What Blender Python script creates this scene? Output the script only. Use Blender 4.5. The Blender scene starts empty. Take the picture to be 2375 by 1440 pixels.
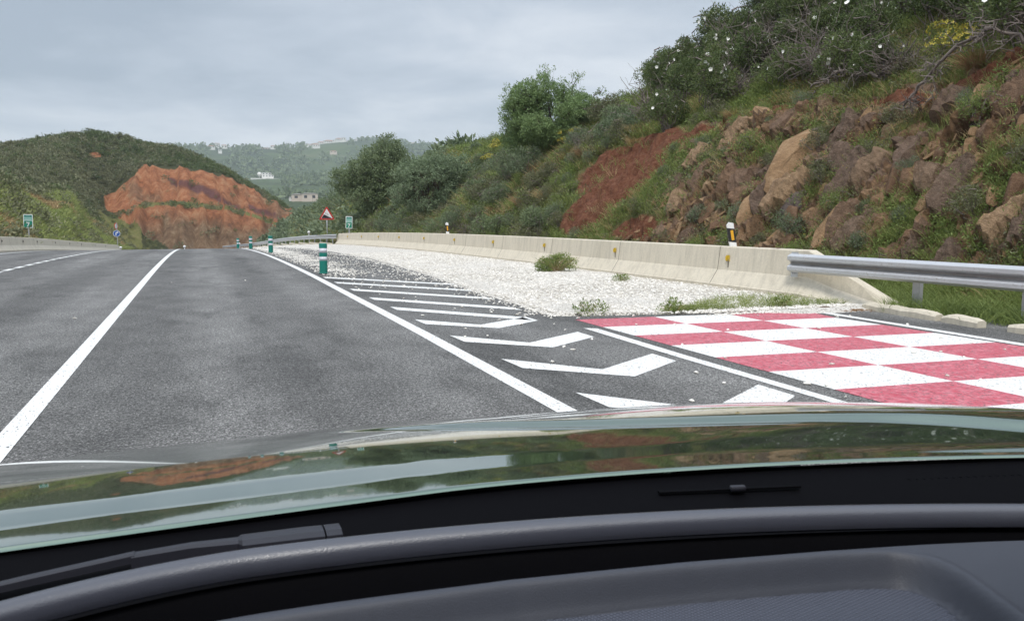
import bpy, math, random
import numpy as np
from mathutils import Vector, Matrix, Euler
R = math.radians
SC = bpy.context.scene
COL = SC.collection

# ---------------------------------------------------------------- camera, sky, sun, exposure
EYE = 1.30
cam = bpy.data.cameras.new('camera')
cam.sensor_fit = 'HORIZONTAL'; cam.sensor_width = 36.0
cam.lens = 1864.0 * 36.0 / 2375.0
cam.clip_start = 0.05; cam.clip_end = 20000
cam.dof.use_dof = True; cam.dof.focus_distance = 16.0; cam.dof.aperture_fstop = 20.0
camo = bpy.data.objects.new('camera', cam); COL.objects.link(camo)
camo.location = (0, 0, EYE)
camo.rotation_euler = (R(90) - math.atan(208 / 1864.0), 0, R(-21.3))
SC.camera = camo

SUN_EL, SUN_AZ = 58.0, -150.0       # azimuth from +Y clockwise
world = bpy.data.worlds.new('World'); SC.world = world; world.use_nodes = True
def world_nodes():
    nt = world.node_tree; nt.nodes.clear(); L = nt.links.new
    out = nt.nodes.new('ShaderNodeOutputWorld'); bg = nt.nodes.new('ShaderNodeBackground')
    sky = nt.nodes.new('ShaderNodeTexSky'); sky.sky_type = 'NISHITA'; sky.sun_disc = False
    sky.sun_elevation = R(SUN_EL); sky.sun_rotation = R(SUN_AZ); sky.air_density = 1.0; sky.dust_density = 3.0
    tc = nt.nodes.new('ShaderNodeTexCoord'); sep = nt.nodes.new('ShaderNodeSeparateXYZ')
    L(tc.outputs['Generated'], sep.inputs[0])
    # cloud layer: direction projected onto a flat ceiling
    zz = nt.nodes.new('ShaderNodeMath'); zz.operation = 'MAXIMUM'; L(sep.outputs['Z'], zz.inputs[0]); zz.inputs[1].default_value = 0.0
    za = nt.nodes.new('ShaderNodeMath'); za.operation = 'ADD'; L(zz.outputs[0], za.inputs[0]); za.inputs[1].default_value = 0.16
    dx = nt.nodes.new('ShaderNodeMath'); dx.operation = 'DIVIDE'; L(sep.outputs['X'], dx.inputs[0]); L(za.outputs[0], dx.inputs[1])
    dy = nt.nodes.new('ShaderNodeMath'); dy.operation = 'DIVIDE'; L(sep.outputs['Y'], dy.inputs[0]); L(za.outputs[0], dy.inputs[1])
    cb = nt.nodes.new('ShaderNodeCombineXYZ'); L(dx.outputs[0], cb.inputs[0]); L(dy.outputs[0], cb.inputs[1])
    def noise(scale, det, rough, dist, off):
        m = nt.nodes.new('ShaderNodeMapping'); L(cb.outputs[0], m.inputs[0]); m.inputs['Location'].default_value = off
        n = nt.nodes.new('ShaderNodeTexNoise'); n.inputs['Scale'].default_value = scale
        n.inputs['Detail'].default_value = det; n.inputs['Roughness'].default_value = rough
        n.inputs['Distortion'].default_value = dist; L(m.outputs[0], n.inputs['Vector']); return n.outputs[0]
    n1 = noise(0.42, 5, .52, .35, (3.1, 1.2, 0)); n2 = noise(1.6, 6, .6, .3, (7.7, 2.9, 4))
    mx = nt.nodes.new('ShaderNodeMath'); mx.operation = 'MULTIPLY_ADD'; L(n2, mx.inputs[0]); mx.inputs[1].default_value = 0.32
    L(n1, mx.inputs[2])
    rp = nt.nodes.new('ShaderNodeValToRGB'); L(mx.outputs[0], rp.inputs[0])
    cr = rp.color_ramp; cr.elements[0].position = .54; cr.elements[0].color = (3.5, 4.15, 5.0, 1)
    cr.elements[1].position = .78; cr.elements[1].color = (7.2, 7.6, 8.2, 1)
    e = cr.elements.new(.66); e.color = (5.0, 5.6, 6.45, 1)
    # the cloud deck is brighter overhead than at the horizon
    gr = nt.nodes.new('ShaderNodeMapRange'); L(sep.outputs['Z'], gr.inputs['Value'])
    gr.inputs['From Min'].default_value = 0.30; gr.inputs['From Max'].default_value = 0.95
    gr.inputs['To Min'].default_value = 1.0; gr.inputs['To Max'].default_value = 2.3
    vm = nt.nodes.new('ShaderNodeVectorMath'); vm.operation = 'SCALE'; L(rp.outputs[0], vm.inputs[0]); L(gr.outputs[0], vm.inputs['Scale'])
    mix = nt.nodes.new('ShaderNodeMixRGB'); mix.inputs[0].default_value = 0.93
    L(sky.outputs[0], mix.inputs[1]); L(vm.outputs[0], mix.inputs[2])
    L(mix.outputs[0], bg.inputs[0]); bg.inputs[1].default_value = 0.095
    L(bg.outputs[0], out.inputs[0])
world_nodes()
sl = bpy.data.lights.new('sun', 'SUN'); sl.energy = 2.0; sl.angle = R(13); sl.color = (1.0, .96, .9)
so = bpy.data.objects.new('sun', sl); COL.objects.link(so)
sd = Vector((math.sin(R(SUN_AZ)) * math.cos(R(SUN_EL)), math.cos(R(SUN_AZ)) * math.cos(R(SUN_EL)), math.sin(R(SUN_EL))))
so.rotation_euler = sd.to_track_quat('Z', 'Y').to_euler()
SC.view_settings.view_transform = 'Standard'; SC.view_settings.look = 'None'
SC.view_settings.exposure = 0.28; SC.view_settings.gamma = 1.0
SC.cycles.max_bounces = 6; SC.cycles.transparent_max_bounces = 6; SC.cycles.volume_bounces = 1

# ---------------------------------------------------------------- numpy noise and terrain
#TERRAIN
def _h(ix, iy, s):
    h = (ix.astype(np.int64) * 374761393 + iy.astype(np.int64) * 668265263 + s * 974711) & 0xffffffff
    h = ((h ^ (h >> 13)) * 1274126177) & 0xffffffff
    h = ((h ^ (h >> 16)) * 2246822519) & 0xffffffff
    return ((h ^ (h >> 15)) & 0xffffff) / float(0xffffff)
def vn(x, y, s=0):
    ix = np.floor(x); iy = np.floor(y); fx = x - ix; fy = y - iy
    fx = fx * fx * (3 - 2 * fx); fy = fy * fy * (3 - 2 * fy)
    a = _h(ix, iy, s); b = _h(ix + 1, iy, s); c = _h(ix, iy + 1, s); d = _h(ix + 1, iy + 1, s)
    return a + (b - a) * fx + (c - a) * fy + (a - b - c + d) * fx * fy
def fbm(x, y, s=0, o=4, g=.5):
    t = 0; a = 1; n = 0
    for k in range(o):
        t = t + a * (vn(x, y, s + k * 17) - .5) * 2; n += a; a *= g; x = x * 2.03 + 5.1; y = y * 2.03 + 9.7
    return t / n
def ss(a, b, v):
    t = np.clip((v - a) / (b - a), 0, 1); return t * t * (3 - 2 * t)
def prof(y):
    y = np.asarray(y, float); u = np.clip(y - 20, 0, 45)
    return -.0004 * u * u - .036 * np.clip(y - 65, 0, None)
def base(x, y):
    x = np.asarray(x, float)
    return prof(y) * (1 - .3 * ss(3, 9, x) * (1 - ss(60, 110, np.asarray(y, float))))
def ground_right(x, y):
    x = np.asarray(x, float); y = np.asarray(y, float)
    d = x - 10.4
    n = np.interp(d, [-2, -.3, 0, .7, 2.0, 3.5, 4.6, 8, 12, 20, 30, 60], [0.0, .02, .06, .35, 2.2, 4.0, 4.6, 7.0, 10.2, 15, 19, 22])
    f = np.interp(d, [-2, -.3, 0, 1, 4, 8, 11, 20, 60], [0.0, .02, .06, .55, 3.1, 6.2, 6.6, 5.5, 0])
    w = ss(24, 42, y + d * .3)
    g = n * (1 - w) + f * w
    g = g * (1 - ss(150, 235, y))
    k = np.clip(d, 0, 3) / 3
    g = g + k * (.55 * fbm(x * .22, y * .22, 3) + .22 * fbm(x * .9, y * .9, 5))
    w2 = ss(44, 58, y) * (1 - ss(66, 80, y))
    return base(x, y) + g
TH = np.radians([-60, -30, -11.2, -8.6, -7.2, -5.6, -4.2, -2.9, -.8, 2.05, 3.85, 5.2, 6.4, 7.6, 12, 60])
TOP = np.array([8, 13, 17.4, 20.0, 21.3, 21.5, 21.0, 19.8, 17.9, 13.2, 9.1, 6.0, 2.8, -4, -9, -9])
CUT = np.array([3, 3, 3, 3, 3, 4.8, 9.0, 12.2, 12.4, 10.6, 7.4, 4.6, 1.4, -5, -9, -9])
def red_hill(x, y):
    r = np.hypot(x, y); t = np.arctan2(x, y)
    top = np.interp(t, TH, TOP); cut = np.interp(t, TH, CUT); b = prof(r) - .4
    cutw = ss(R(-7.6), R(-4.6), t)
    bench = b + (cut - b) * .52
    rb = r + 5 * fbm(t * 30, r * .02, 8)
    z1 = np.where(rb < 158, b - 3 + 3 * ss(150, 158, rb), 0)
    zc = np.interp(rb, [150, 158, 158.01, 168, 176, 190, 216, 250, 330], [0, 0, .0, 1, 1.05, 2.0, 3.0, 2.6, 1.0])
    lo = b + (bench - b) * np.clip(zc, 0, 1)
    z = np.where(zc <= 1, lo, np.where(zc <= 2, bench + (cut - bench) * (zc - 1), cut + (top - cut) * (zc - 2)))
    z = np.where(rb > 225, np.interp(rb, [225, 330], [1, 0]) * (top + 12) - 12, z)
    z = np.where(rb < 158, b - ss(158, 150, rb) * 0 - (158 - np.minimum(rb, 158)) * .25, z)
    zs = np.interp(rb, [60, 98, 130, 158, 160], [-6, 1.5, 5, 6, 6])
    zs = np.where(rb < 158, zs, np.where(rb < 216, 6 + (top - 6) * np.clip((rb - 158) / 58, 0, 1) ** .85, np.interp(rb, [216, 260, 340], [1, .9, 0]) * (top + 12) - 12))
    return zs * (1 - cutw) + z * cutw
def ground_left(x, y):
    x = np.asarray(x, float); y = np.asarray(y, float)
    d = -x - 9.9
    f = np.interp(d, [-1, 0, 1, 5, 9.5, 12, 25, 60], [0, .05, .5, 4.2, 7.4, 8.0, 8.5, 6])
    f = f * (1 - ss(150, 200, y))
    hs = prof(y) + f + np.clip(d, 0, 3) / 3 * (.4 * fbm(x * .2, y * .2, 21) + .12 * fbm(x * .8, y * .8, 22))
    rh = red_hill(x, y) + .9 * fbm(x * .06, y * .06, 31) + .45 * fbm(x * .25, y * .25, 33)
    corridor = (x > -9.6) & (y < 150)
    return np.where(corridor, np.minimum(prof(y) - .8, rh), np.where(x > -9.6, rh, np.maximum(hs, rh)))
def far_ground(x, y):
    x = np.asarray(x, float); y = np.asarray(y, float)
    r = np.hypot(x, y); t = np.degrees(np.arctan2(x, y))
    es = np.interp(t, [-60, -5, 0.6, 5.2, 7.4, 8.9, 11.0, 13.1, 14.9, 17, 22, 60], [.07, .070, .074, .078, .086, .0905, .0945, .0905, .091, .089, .088, .07])
    top = es * 2400 - 6
    z = np.interp(r, [0, 150, 260, 420, 560, 700, 1000, 1400, 1900], [-1.2, -6, -13, -6, 6, 15, 37, 74, 128])
    w = ss(1400, 2400, r)
    z = z * (1 - w) + top * w
    z = np.where(r > 2400, top - (r - 2400) * .05, z); z = np.maximum(z, np.where(r > 2400, 40, -99))
    amp = np.interp(r, [0, 350, 700, 1500, 2100, 2400, 3000, 9000], [0, 0, 7, 22, 9, 3, 10, 40])
    return z + amp * fbm(x / 330. + 3, y / 330. + 8, 41, 5) + np.where(r < 300, prof(np.abs(r)) * 0, 0)
#ENDTERRAIN

# ---------------------------------------------------------------- mesh helpers
def link(o, parent=None):
    COL.objects.link(o)
    if parent is not None: o.parent = parent
    return o
def fast(name, V, F, mats=None, parent=None, smooth=False, attrs=None, mi=None, loc=None):
    """V (n,3), F (m,k) index array -> one mesh object"""
    V = np.ascontiguousarray(V, np.float32); F = np.ascontiguousarray(F, np.int32)
    me = bpy.data.meshes.new(name); k = F.shape[1]
    me.vertices.add(len(V)); me.vertices.foreach_set('co', V.ravel())
    me.loops.add(F.size); me.loops.foreach_set('vertex_index', F.ravel())
    me.polygons.add(len(F)); me.polygons.foreach_set('loop_start', np.arange(0, F.size, k, dtype=np.int32))
    if mi is not None: me.polygons.foreach_set('material_index', np.ascontiguousarray(mi, np.int32))
    me.polygons.foreach_set('use_smooth', np.full(len(F), smooth, dtype=bool))
    if attrs:
        for an, av in attrs.items():
            a = me.attributes.new(an, 'FLOAT_COLOR', 'POINT')
            c = np.ones((len(V), 4), np.float32); c[:, :av.shape[1]] = av; a.data.foreach_set('color', c.ravel())
    me.update(calc_edges=True); me.validate()
    for m in (mats if isinstance(mats, (list, tuple)) else [mats]):
        if m: me.materials.append(m)
    o = bpy.data.objects.new(name, me); link(o, parent)
    if loc is not None: o.location = loc
    return o
def grid(nx, ny):
    i = np.arange(nx - 1)[None, :]; j = np.arange(ny - 1)[:, None]; a = (j * nx + i).ravel()
    return np.stack([a, a + 1, a + nx + 1, a + nx], 1)
def poly(name, V, F, m, parent=None, smooth=False, loc=None, bevel=0):
    me = bpy.data.meshes.new(name); me.from_pydata([tuple(map(float, v)) for v in V], [], F); me.update()
    if m: me.materials.append(m)
    if smooth: me.polygons.foreach_set('use_smooth', [True] * len(me.polygons))
    o = bpy.data.objects.new(name, me); link(o, parent)
    if loc is not None: o.location = loc
    if bevel:
        b = o.modifiers.new('bevel', 'BEVEL'); b.width = bevel; b.segments = 2; b.limit_method = 'ANGLE'
    return o
class MB:
    def __init__(s): s.V = []; s.F = []
    def add(s, V, F):
        n = len(s.V); s.V += [tuple(map(float, v)) for v in V]; s.F += [tuple(i + n for i in f) for f in F]; return s
    def box(s, c, d, rz=0, M=None):
        x, y, z = [q / 2. for q in d]; m = M if M else Matrix.Translation(c) @ Matrix.Rotation(rz, 4, 'Z')
        P = [m @ Vector(p) for p in [(-x, -y, -z), (x, -y, -z), (x, y, -z), (-x, y, -z), (-x, -y, z), (x, -y, z), (x, y, z), (-x, y, z)]]
        return s.add(P, [(3, 2, 1, 0), (4, 5, 6, 7), (0, 1, 5, 4), (1, 2, 6, 5), (2, 3, 7, 6), (3, 0, 4, 7)])
    def prism(s, pts, d0, d1, M=None):
        """pts in (x,z), extruded along y from d0 to d1"""
        n = len(pts); P = [Vector((p[0], d0, p[1])) for p in pts] + [Vector((p[0], d1, p[1])) for p in pts]
        if M: P = [M @ p for p in P]
        return s.add(P, [tuple(range(n)), tuple(range(2 * n - 1, n - 1, -1))] + [(i + n, (i + 1) % n + n, (i + 1) % n, i) for i in range(n)])
    def lathe(s, prof_, seg=20, c=(0, 0, 0)):
        n = len(prof_); V = []; F = []
        for r, z in prof_:
            for k in range(seg):
                a = 2 * math.pi * k / seg; V.append((c[0] + r * math.cos(a), c[1] + r * math.sin(a), c[2] + z))
        for i in range(n - 1):
            for k in range(seg):
                F.append((i * seg + k, i * seg + (k + 1) % seg, (i + 1) * seg + (k + 1) % seg, (i + 1) * seg + k))
        F.append(tuple(range(seg - 1, -1, -1))); F.append(tuple(range((n - 1) * seg, n * seg)))
        return s.add(V, F)
    def build(s, name, m, parent=None, smooth=False, loc=None, bevel=0): return poly(name, s.V, s.F, m, parent, smooth, loc, bevel)
def tag(o, label=None, cat=None, group=None, kind=None):
    if label: o['label'] = label
    if cat: o['category'] = cat
    if group: o['group'] = group
    if kind: o['kind'] = kind
    return o
def thing(name, loc, label, cat, group=None, rz=0):
    o = bpy.data.objects.new(name, None); o.empty_display_size = .2; link(o)
    o.location = loc; o.rotation_euler = (0, 0, rz); return tag(o, label, cat, group)
def dup(root, loc, rz=0, sc=1.0, label=None, group=None):
    r = root.copy(); COL.objects.link(r); r.location = loc; r.rotation_euler = (0, 0, rz)
    r.scale = (sc, sc, sc) if not isinstance(sc, tuple) else sc
    if label: r['label'] = label
    if group: r['group'] = group
    for ch in list(root.children):
        c = ch.copy(); COL.objects.link(c); c.parent = r
        for g in list(ch.children):
            d = g.copy(); COL.objects.link(d); d.parent = c
    return r
def tubes(paths, r0, r1, sides=4):
    """list of point lists -> quads"""
    V = []; F = []; n = 0
    for p in paths:
        p = np.asarray(p, float); m = len(p)
        if m < 2: continue
        t = np.gradient(p, axis=0); t /= np.linalg.norm(t, axis=1)[:, None] + 1e-9
        up = np.array([.3, .1, .95]); a = np.cross(t, up); a /= np.linalg.norm(a, axis=1)[:, None] + 1e-9; b = np.cross(t, a)
        rr = np.linspace(1, 0, m); ra = r0 if np.isscalar(r0) else r0[len(F) % len(r0)]
        for i in range(m):
            rad = r1 + (ra - r1) * rr[i]
            for k in range(sides):
                th = 2 * math.pi * k / sides; V.append(p[i] + (a[i] * math.cos(th) + b[i] * math.sin(th)) * rad)
        for i in range(m - 1):
            for k in range(sides):
                k2 = (k + 1) % sides; F.append((n + i * sides + k, n + i * sides + k2, n + (i + 1) * sides + k2, n + (i + 1) * sides + k))
        n += m * sides
    return np.array(V), np.array(F)
def leafquads(P, D, size, width, rs):
    """diamond leaves at P pointing along D"""
    n = len(P); D = D / (np.linalg.norm(D, axis=1)[:, None] + 1e-9)
    q = rs.normal(size=(n, 3)); s = np.cross(D, q); s /= np.linalg.norm(s, axis=1)[:, None] + 1e-9
    up = np.cross(s, D)
    L = size * rs.uniform(.65, 1.3, (n, 1)); W = L * width
    mid = P + D * L * .5 + up * L * .06
    V = np.stack([P, mid + s * W * .5, P + D * L, mid - s * W * .5], 1).reshape(-1, 3)
    F = np.arange(4 * n).reshape(-1, 4); return V, F
def sph(rs, n):
    v = rs.normal(size=(n, 3)); return v / np.linalg.norm(v, axis=1)[:, None]
def cat(parts):
    V = []; F = []; n = 0
    for v, f in parts:
        if len(v) == 0: continue
        V.append(v); F.append(f + n); n += len(v)
    return np.concatenate(V), np.concatenate(F)
def scatter(templates, pos, scale, rot, rs, lean=.15, nrm=None):
    """merge randomly chosen templates [(V,F)] at pos"""
    N = len(pos); ch = rs.integers(0, len(templates), N); out = []
    for k, (V, F) in enumerate(templates):
        idx = np.nonzero(ch == k)[0]
        if len(idx) == 0: continue
        c = np.cos(rot[idx])[:, None]; s = np.sin(rot[idx])[:, None]
        sc = scale[idx]; sc = sc[:, None] if sc.ndim == 1 else sc[:, :1]; sz = scale[idx][:, None] if scale.ndim == 1 else scale[idx][:, 1:2]
        x = (V[None, :, 0] * c - V[None, :, 1] * s) * sc; y = (V[None, :, 0] * s + V[None, :, 1] * c) * sc; z = V[None, :, 2] * sz
        lx = rs.normal(0, lean, (len(idx), 1)); ly = rs.normal(0, lean, (len(idx), 1))
        W = np.stack([x + z * lx + pos[idx, 0:1], y + z * ly + pos[idx, 1:2], z + pos[idx, 2:3]], 2).reshape(-1, 3)
        Fm = (F[None] + (np.arange(len(idx)) * len(V))[:, None, None]).reshape(-1, F.shape[1])
        out.append((W, Fm))
    return cat(out)
def text_mesh(s, size, name='text'):
    cu = bpy.data.curves.new(name, 'FONT'); cu.body = s; cu.size = size; cu.align_x = 'CENTER'; cu.align_y = 'CENTER'; cu.extrude = .002; cu.offset = size * .015
    o = bpy.data.objects.new(name, cu); COL.objects.link(o)
    dg = bpy.context.evaluated_depsgraph_get(); me = bpy.data.meshes.new_from_object(o.evaluated_get(dg))
    bpy.data.objects.remove(o); bpy.data.curves.remove(cu)
    return me

# ---------------------------------------------------------------- materials
class NT:
    def __init__(s, name):
        s.m = bpy.data.materials.new(name); s.m.use_nodes = True; s.nt = s.m.node_tree; s.nt.nodes.clear()
        s.out = s.nt.nodes.new('ShaderNodeOutputMaterial'); s.b = s.nt.nodes.new('ShaderNodeBsdfPrincipled')
        s.nt.links.new(s.b.outputs[0], s.out.inputs[0]); s.tc = s.nt.nodes.new('ShaderNodeTexCoord')
    def L(s, a, b): s.nt.links.new(a, b)
    def put(s, sock, v):
        if hasattr(v, 'links') or isinstance(v, bpy.types.NodeSocket): s.L(v, sock)
        else: sock.default_value = v
    def mapping(s, scale=(1, 1, 1), rot=(0, 0, 0)):
        n = s.nt.nodes.new('ShaderNodeMapping'); s.L(s.tc.outputs['Object'], n.inputs[0]); n.inputs['Scale'].default_value = scale; n.inputs['Rotation'].default_value = rot; return n.outputs[0]
    def noise(s, scale, det=4, rough=.55, vec=None, dist=0):
        n = s.nt.nodes.new('ShaderNodeTexNoise'); n.inputs['Scale'].default_value = scale; n.inputs['Detail'].default_value = det; n.inputs['Roughness'].default_value = rough
        n.inputs['Distortion'].default_value = dist; s.L(vec if vec else s.tc.outputs['Object'], n.inputs['Vector']); return n.outputs[0]
    def voro(s, scale, vec=None, feat='F1', out=0):
        n = s.nt.nodes.new('ShaderNodeTexVoronoi'); n.feature = feat; n.inputs['Scale'].default_value = scale; s.L(vec if vec else s.tc.outputs['Object'], n.inputs['Vector']); return n.outputs[out]
    def ramp(s, f, stops):
        n = s.nt.nodes.new('ShaderNodeValToRGB'); s.L(f, n.inputs[0]); e = n.color_ramp.elements
        while len(e) < len(stops): e.new(.5)
        for q, (p, c) in zip(e, stops): q.position = p; q.color = (*c, 1) if not np.isscalar(c) else (c, c, c, 1)
        return n.outputs[0]
    def mix(s, f, a, b, mode='MIX'):
        n = s.nt.nodes.new('ShaderNodeMixRGB'); n.blend_type = mode; s.put(n.inputs[0], f)
        for k, v in ((1, a), (2, b)): s.put(n.inputs[k], (*v, 1) if isinstance(v, tuple) else v)
        return n.outputs[0]
    def math(s, op, a, b=0.5, clamp=False):
        n = s.nt.nodes.new('ShaderNodeMath'); n.operation = op; n.use_clamp = clamp; s.put(n.inputs[0], a); s.put(n.inputs[1], b); return n.outputs[0]
    def attr(s, name, ch=None):
        n = s.nt.nodes.new('ShaderNodeAttribute'); n.attribute_name = name
        if ch is None: return n.outputs['Color']
        p = s.nt.nodes.new('ShaderNodeSeparateColor'); s.L(n.outputs['Color'], p.inputs[0]); return p.outputs[ch]
    def island(s):
        n = s.nt.nodes.new('ShaderNodeNewGeometry'); return n.outputs['Random Per Island']
    def objrand(s):
        n = s.nt.nodes.new('ShaderNodeObjectInfo'); return n.outputs['Random']
    def bump(s, h, strength, dist=.01):
        n = s.nt.nodes.new('ShaderNodeBump'); n.inputs['Strength'].default_value = strength; n.inputs['Distance'].default_value = dist; s.L(h, n.inputs['Height']); s.L(n.outputs[0], s.b.inputs['Normal'])
    def fin(s, color, rough=.7, metallic=0, spec=.5, coat=0):
        s.put(s.b.inputs['Base Color'], (*color, 1) if isinstance(color, tuple) else color)
        s.put(s.b.inputs['Roughness'], rough); s.put(s.b.inputs['Metallic'], metallic); s.b.inputs['Specular IOR Level'].default_value = spec
        s.b.inputs['Coat Weight'].default_value = coat
        return s.m
def plain(name, c, rough=.6, metallic=0, var=.12, scale=30, spec=.5):
    t = NT(name); n = t.noise(scale, 4); col = t.mix(n, tuple(q * (1 - var) for q in c), tuple(min(1, q * (1 + var)) for q in c)); return t.fin(col, rough, metallic, spec)
def leafmat(name, stops, rough=.6, trans=.25, spec=.3, gain=1.5):
    """colour varies leaf by leaf and plant by plant; some light passes through"""
    t = NT(name); f = t.math('ADD', t.math('MULTIPLY', t.island(), .7), t.math('MULTIPLY', t.objrand(), .3))
    f = t.mix(.35, f, t.noise(.9, 2))
    col = t.ramp(f, [(p, tuple(min(.8, q * gain) for q in c)) for p, c in stops]); t.fin(col, rough, 0, spec)
    tr = t.nt.nodes.new('ShaderNodeBsdfTranslucent'); t.L(col, tr.inputs[0]); mx = t.nt.nodes.new('ShaderNodeMixShader'); mx.inputs[0].default_value = trans
    t.L(t.b.outputs[0], mx.inputs[1]); t.L(tr.outputs[0], mx.inputs[2]); t.L(mx.outputs[0], t.out.inputs[0]); return t.m
M = {}
def asphalt(name, tint=1.0):
    t = NT(name)
    big = t.noise(.35, 4, .6, t.mapping((1, .22, 1))); mid = t.noise(2.3, 4, .6, t.mapping((1, .6, 1)))
    sp = t.noise(70, 3, .7); sp2 = t.voro(95)
    c = t.ramp(big, [(.3, (.105 * tint, .103 * tint, .099 * tint)), (.7, (.185 * tint, .182 * tint, .176 * tint))])
    c = t.mix(.55, c, t.ramp(mid, [(.3, .6), (.7, 1.35)]), 'MULTIPLY')
    c = t.mix(.9, c, t.ramp(sp, [(.36, .15), (.5, .8), (.64, 2.4)]), 'MULTIPLY')
    c = t.mix(.8, c, t.ramp(t.noise(27, 2, .5), [(.35, .55), (.65, 1.5)]), 'MULTIPLY')
    c = t.mix(.75, c, t.ramp(t.noise(.55, 5, .7, t.mapping((1, .35, 1), (0, 0, .2))), [(.34, .45), (.46, 1.0), (.7, 1.12)]), 'MULTIPLY')
    c = t.mix(.55, c, t.ramp(sp2, [(.15, 1.7), (.5, .7)]), 'MULTIPLY')
    # tyre tracks and oil line run along the lane
    sx = t.nt.nodes.new('ShaderNodeSeparateXYZ'); t.L(t.tc.outputs['Object'], sx.inputs[0])
    w = t.math('SINE', t.math('MULTIPLY', t.math('ADD', sx.outputs[0], -1.55), 3.5)); w = t.math('MULTIPLY', w, t.noise(.5, 3, .6, t.mapping((1, .12, 1))))
    c = t.mix(.5, c, t.ramp(t.math('ADD', w, .5), [(.2, .72), (.8, 1.3)]), 'MULTIPLY')
    # an old damp oil stain in the near lane
    px = t.math('POWER', t.math('DIVIDE', t.math('SUBTRACT', sx.outputs[0], .62), .55), 2.); py = t.math('POWER', t.math('DIVIDE', t.math('SUBTRACT', sx.outputs[1], 7.4), 1.9), 2.)
    pd = t.math('ADD', t.math('ADD', px, py), t.math('MULTIPLY', t.math('SUBTRACT', t.noise(2.2, 5, .7), .5), 3.5)); c = t.mix(.8, c, t.ramp(pd, [(.1, .55), (1., 1.)]), 'MULTIPLY')
    t.bump(t.math('ADD', sp, sp2), .55, .008)
    return t.fin(c, .78, 0, .35)
M['asphalt'] = asphalt('asphalt')
def paint(name, c1, c2, wear=.36):
    t = NT(name); n = t.noise(55, 4, .65, t.mapping((1, .55, 1))); n2 = t.noise(3, 4, .6); n3 = t.noise(14, 4, .7)
    n5 = t.noise(22, 5, .75, t.mapping((1, .3, 1))); c = t.mix(t.ramp(n3, [(.32, 0.), (.68, 1.)]), c1, c2); c = t.mix(t.ramp(n5, [(.32, .6), (.5, 0.)]), c, tuple(q * .55 for q in c1)); c = t.mix(t.ramp(n2, [(.35, 0.), (.75, .5)]), c, tuple(q * .78 for q in c1))
    f = t.math('ADD', n, t.math('MULTIPLY', n2, .16)); c = t.mix(t.ramp(f, [(wear, 1.), (wear + .05, 0.)]), c, (.09, .088, .088))
    t.bump(n, .3, .004); return t.fin(c, .6, 0, .4)
M['white_paint'] = paint('white_road_paint', (.84, .84, .82), (.74, .74, .72), .445)
M['red_paint'] = paint('red_road_paint', (.48, .05, .085), (.68, .28, .32), .465)
def concrete():
    t = NT('barrier_concrete'); n = t.noise(1.6, 5, .6, t.mapping((1, 1, .35))); n2 = t.noise(28, 4, .6); n3 = t.noise(7, 5, .7, t.mapping((1, 1, .12)))
    c = t.mix(n, (.56, .505, .405), (.68, .62, .51)); c = t.mix(.35, c, t.ramp(n2, [(.3, .75), (.7, 1.15)]), 'MULTIPLY')
    c = t.mix(.5, c, t.ramp(n3, [(.35, .72), (.55, 1.05)]), 'MULTIPLY')
    t.bump(n2, .25, .01); return t.fin(c, .85, 0, .2)
M['concrete'] = concrete()
def steel():
    t = NT('galvanised_steel'); n = t.noise(3.5, 5, .65, t.mapping((1, .4, 2))); n2 = t.noise(24, 4, .7)
    c = t.mix(n, (.44, .45, .47), (.68, .69, .71)); sz = t.nt.nodes.new('ShaderNodeSeparateXYZ'); t.L(t.tc.outputs['Object'], sz.inputs[0]); dd = t.math('ABSOLUTE', t.math('SUBTRACT', sz.outputs[2], .592)); c = t.mix(t.ramp(t.math('ADD', dd, t.math('MULTIPLY', t.noise(9, 4, .7, t.mapping((1, .25, 1))), .05)), [(.035, .75), (.075, 0.)]), c, (.13, .115, .10)); c = t.mix(t.ramp(t.math('MULTIPLY', n2, n), [(.3, 0.), (.45, .6)]), c, (.26, .2, .16))  # dark band along the rail valley: dirt plus groove shade painted into the colour
    return t.fin(c, t.ramp(n2, [(.3, .38), (.7, .6)]), .5, .5)
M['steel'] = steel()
M['post'] = plain('grey_post', (.42, .43, .45), .5, .3)
M['dark_edge'] = plain('dark_joint', (.16, .145, .12), .9)
def gravel():
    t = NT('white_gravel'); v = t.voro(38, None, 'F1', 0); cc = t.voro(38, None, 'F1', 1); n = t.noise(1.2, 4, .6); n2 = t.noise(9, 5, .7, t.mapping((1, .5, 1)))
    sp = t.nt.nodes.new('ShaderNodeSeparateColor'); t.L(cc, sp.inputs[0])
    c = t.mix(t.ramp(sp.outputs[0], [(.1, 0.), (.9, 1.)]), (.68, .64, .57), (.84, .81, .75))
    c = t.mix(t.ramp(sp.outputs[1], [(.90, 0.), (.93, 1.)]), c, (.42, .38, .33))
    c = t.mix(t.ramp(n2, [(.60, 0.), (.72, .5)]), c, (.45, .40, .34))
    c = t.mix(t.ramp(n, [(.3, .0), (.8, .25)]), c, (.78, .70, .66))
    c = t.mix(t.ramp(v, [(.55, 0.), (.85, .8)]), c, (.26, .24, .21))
    t.bump(t.math('SUBTRACT', 1., v), 1.0, .03); return t.fin(c, .9, 0, .2)
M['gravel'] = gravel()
M['pebble'] = (lambda t: t.fin(t.ramp(t.island(), [(0., (.50, .46, .41)), (.3, (.70, .67, .61)), (1., (.86, .83, .78))]), .85, 0, .2))(NT('pebble_white'))
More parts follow.
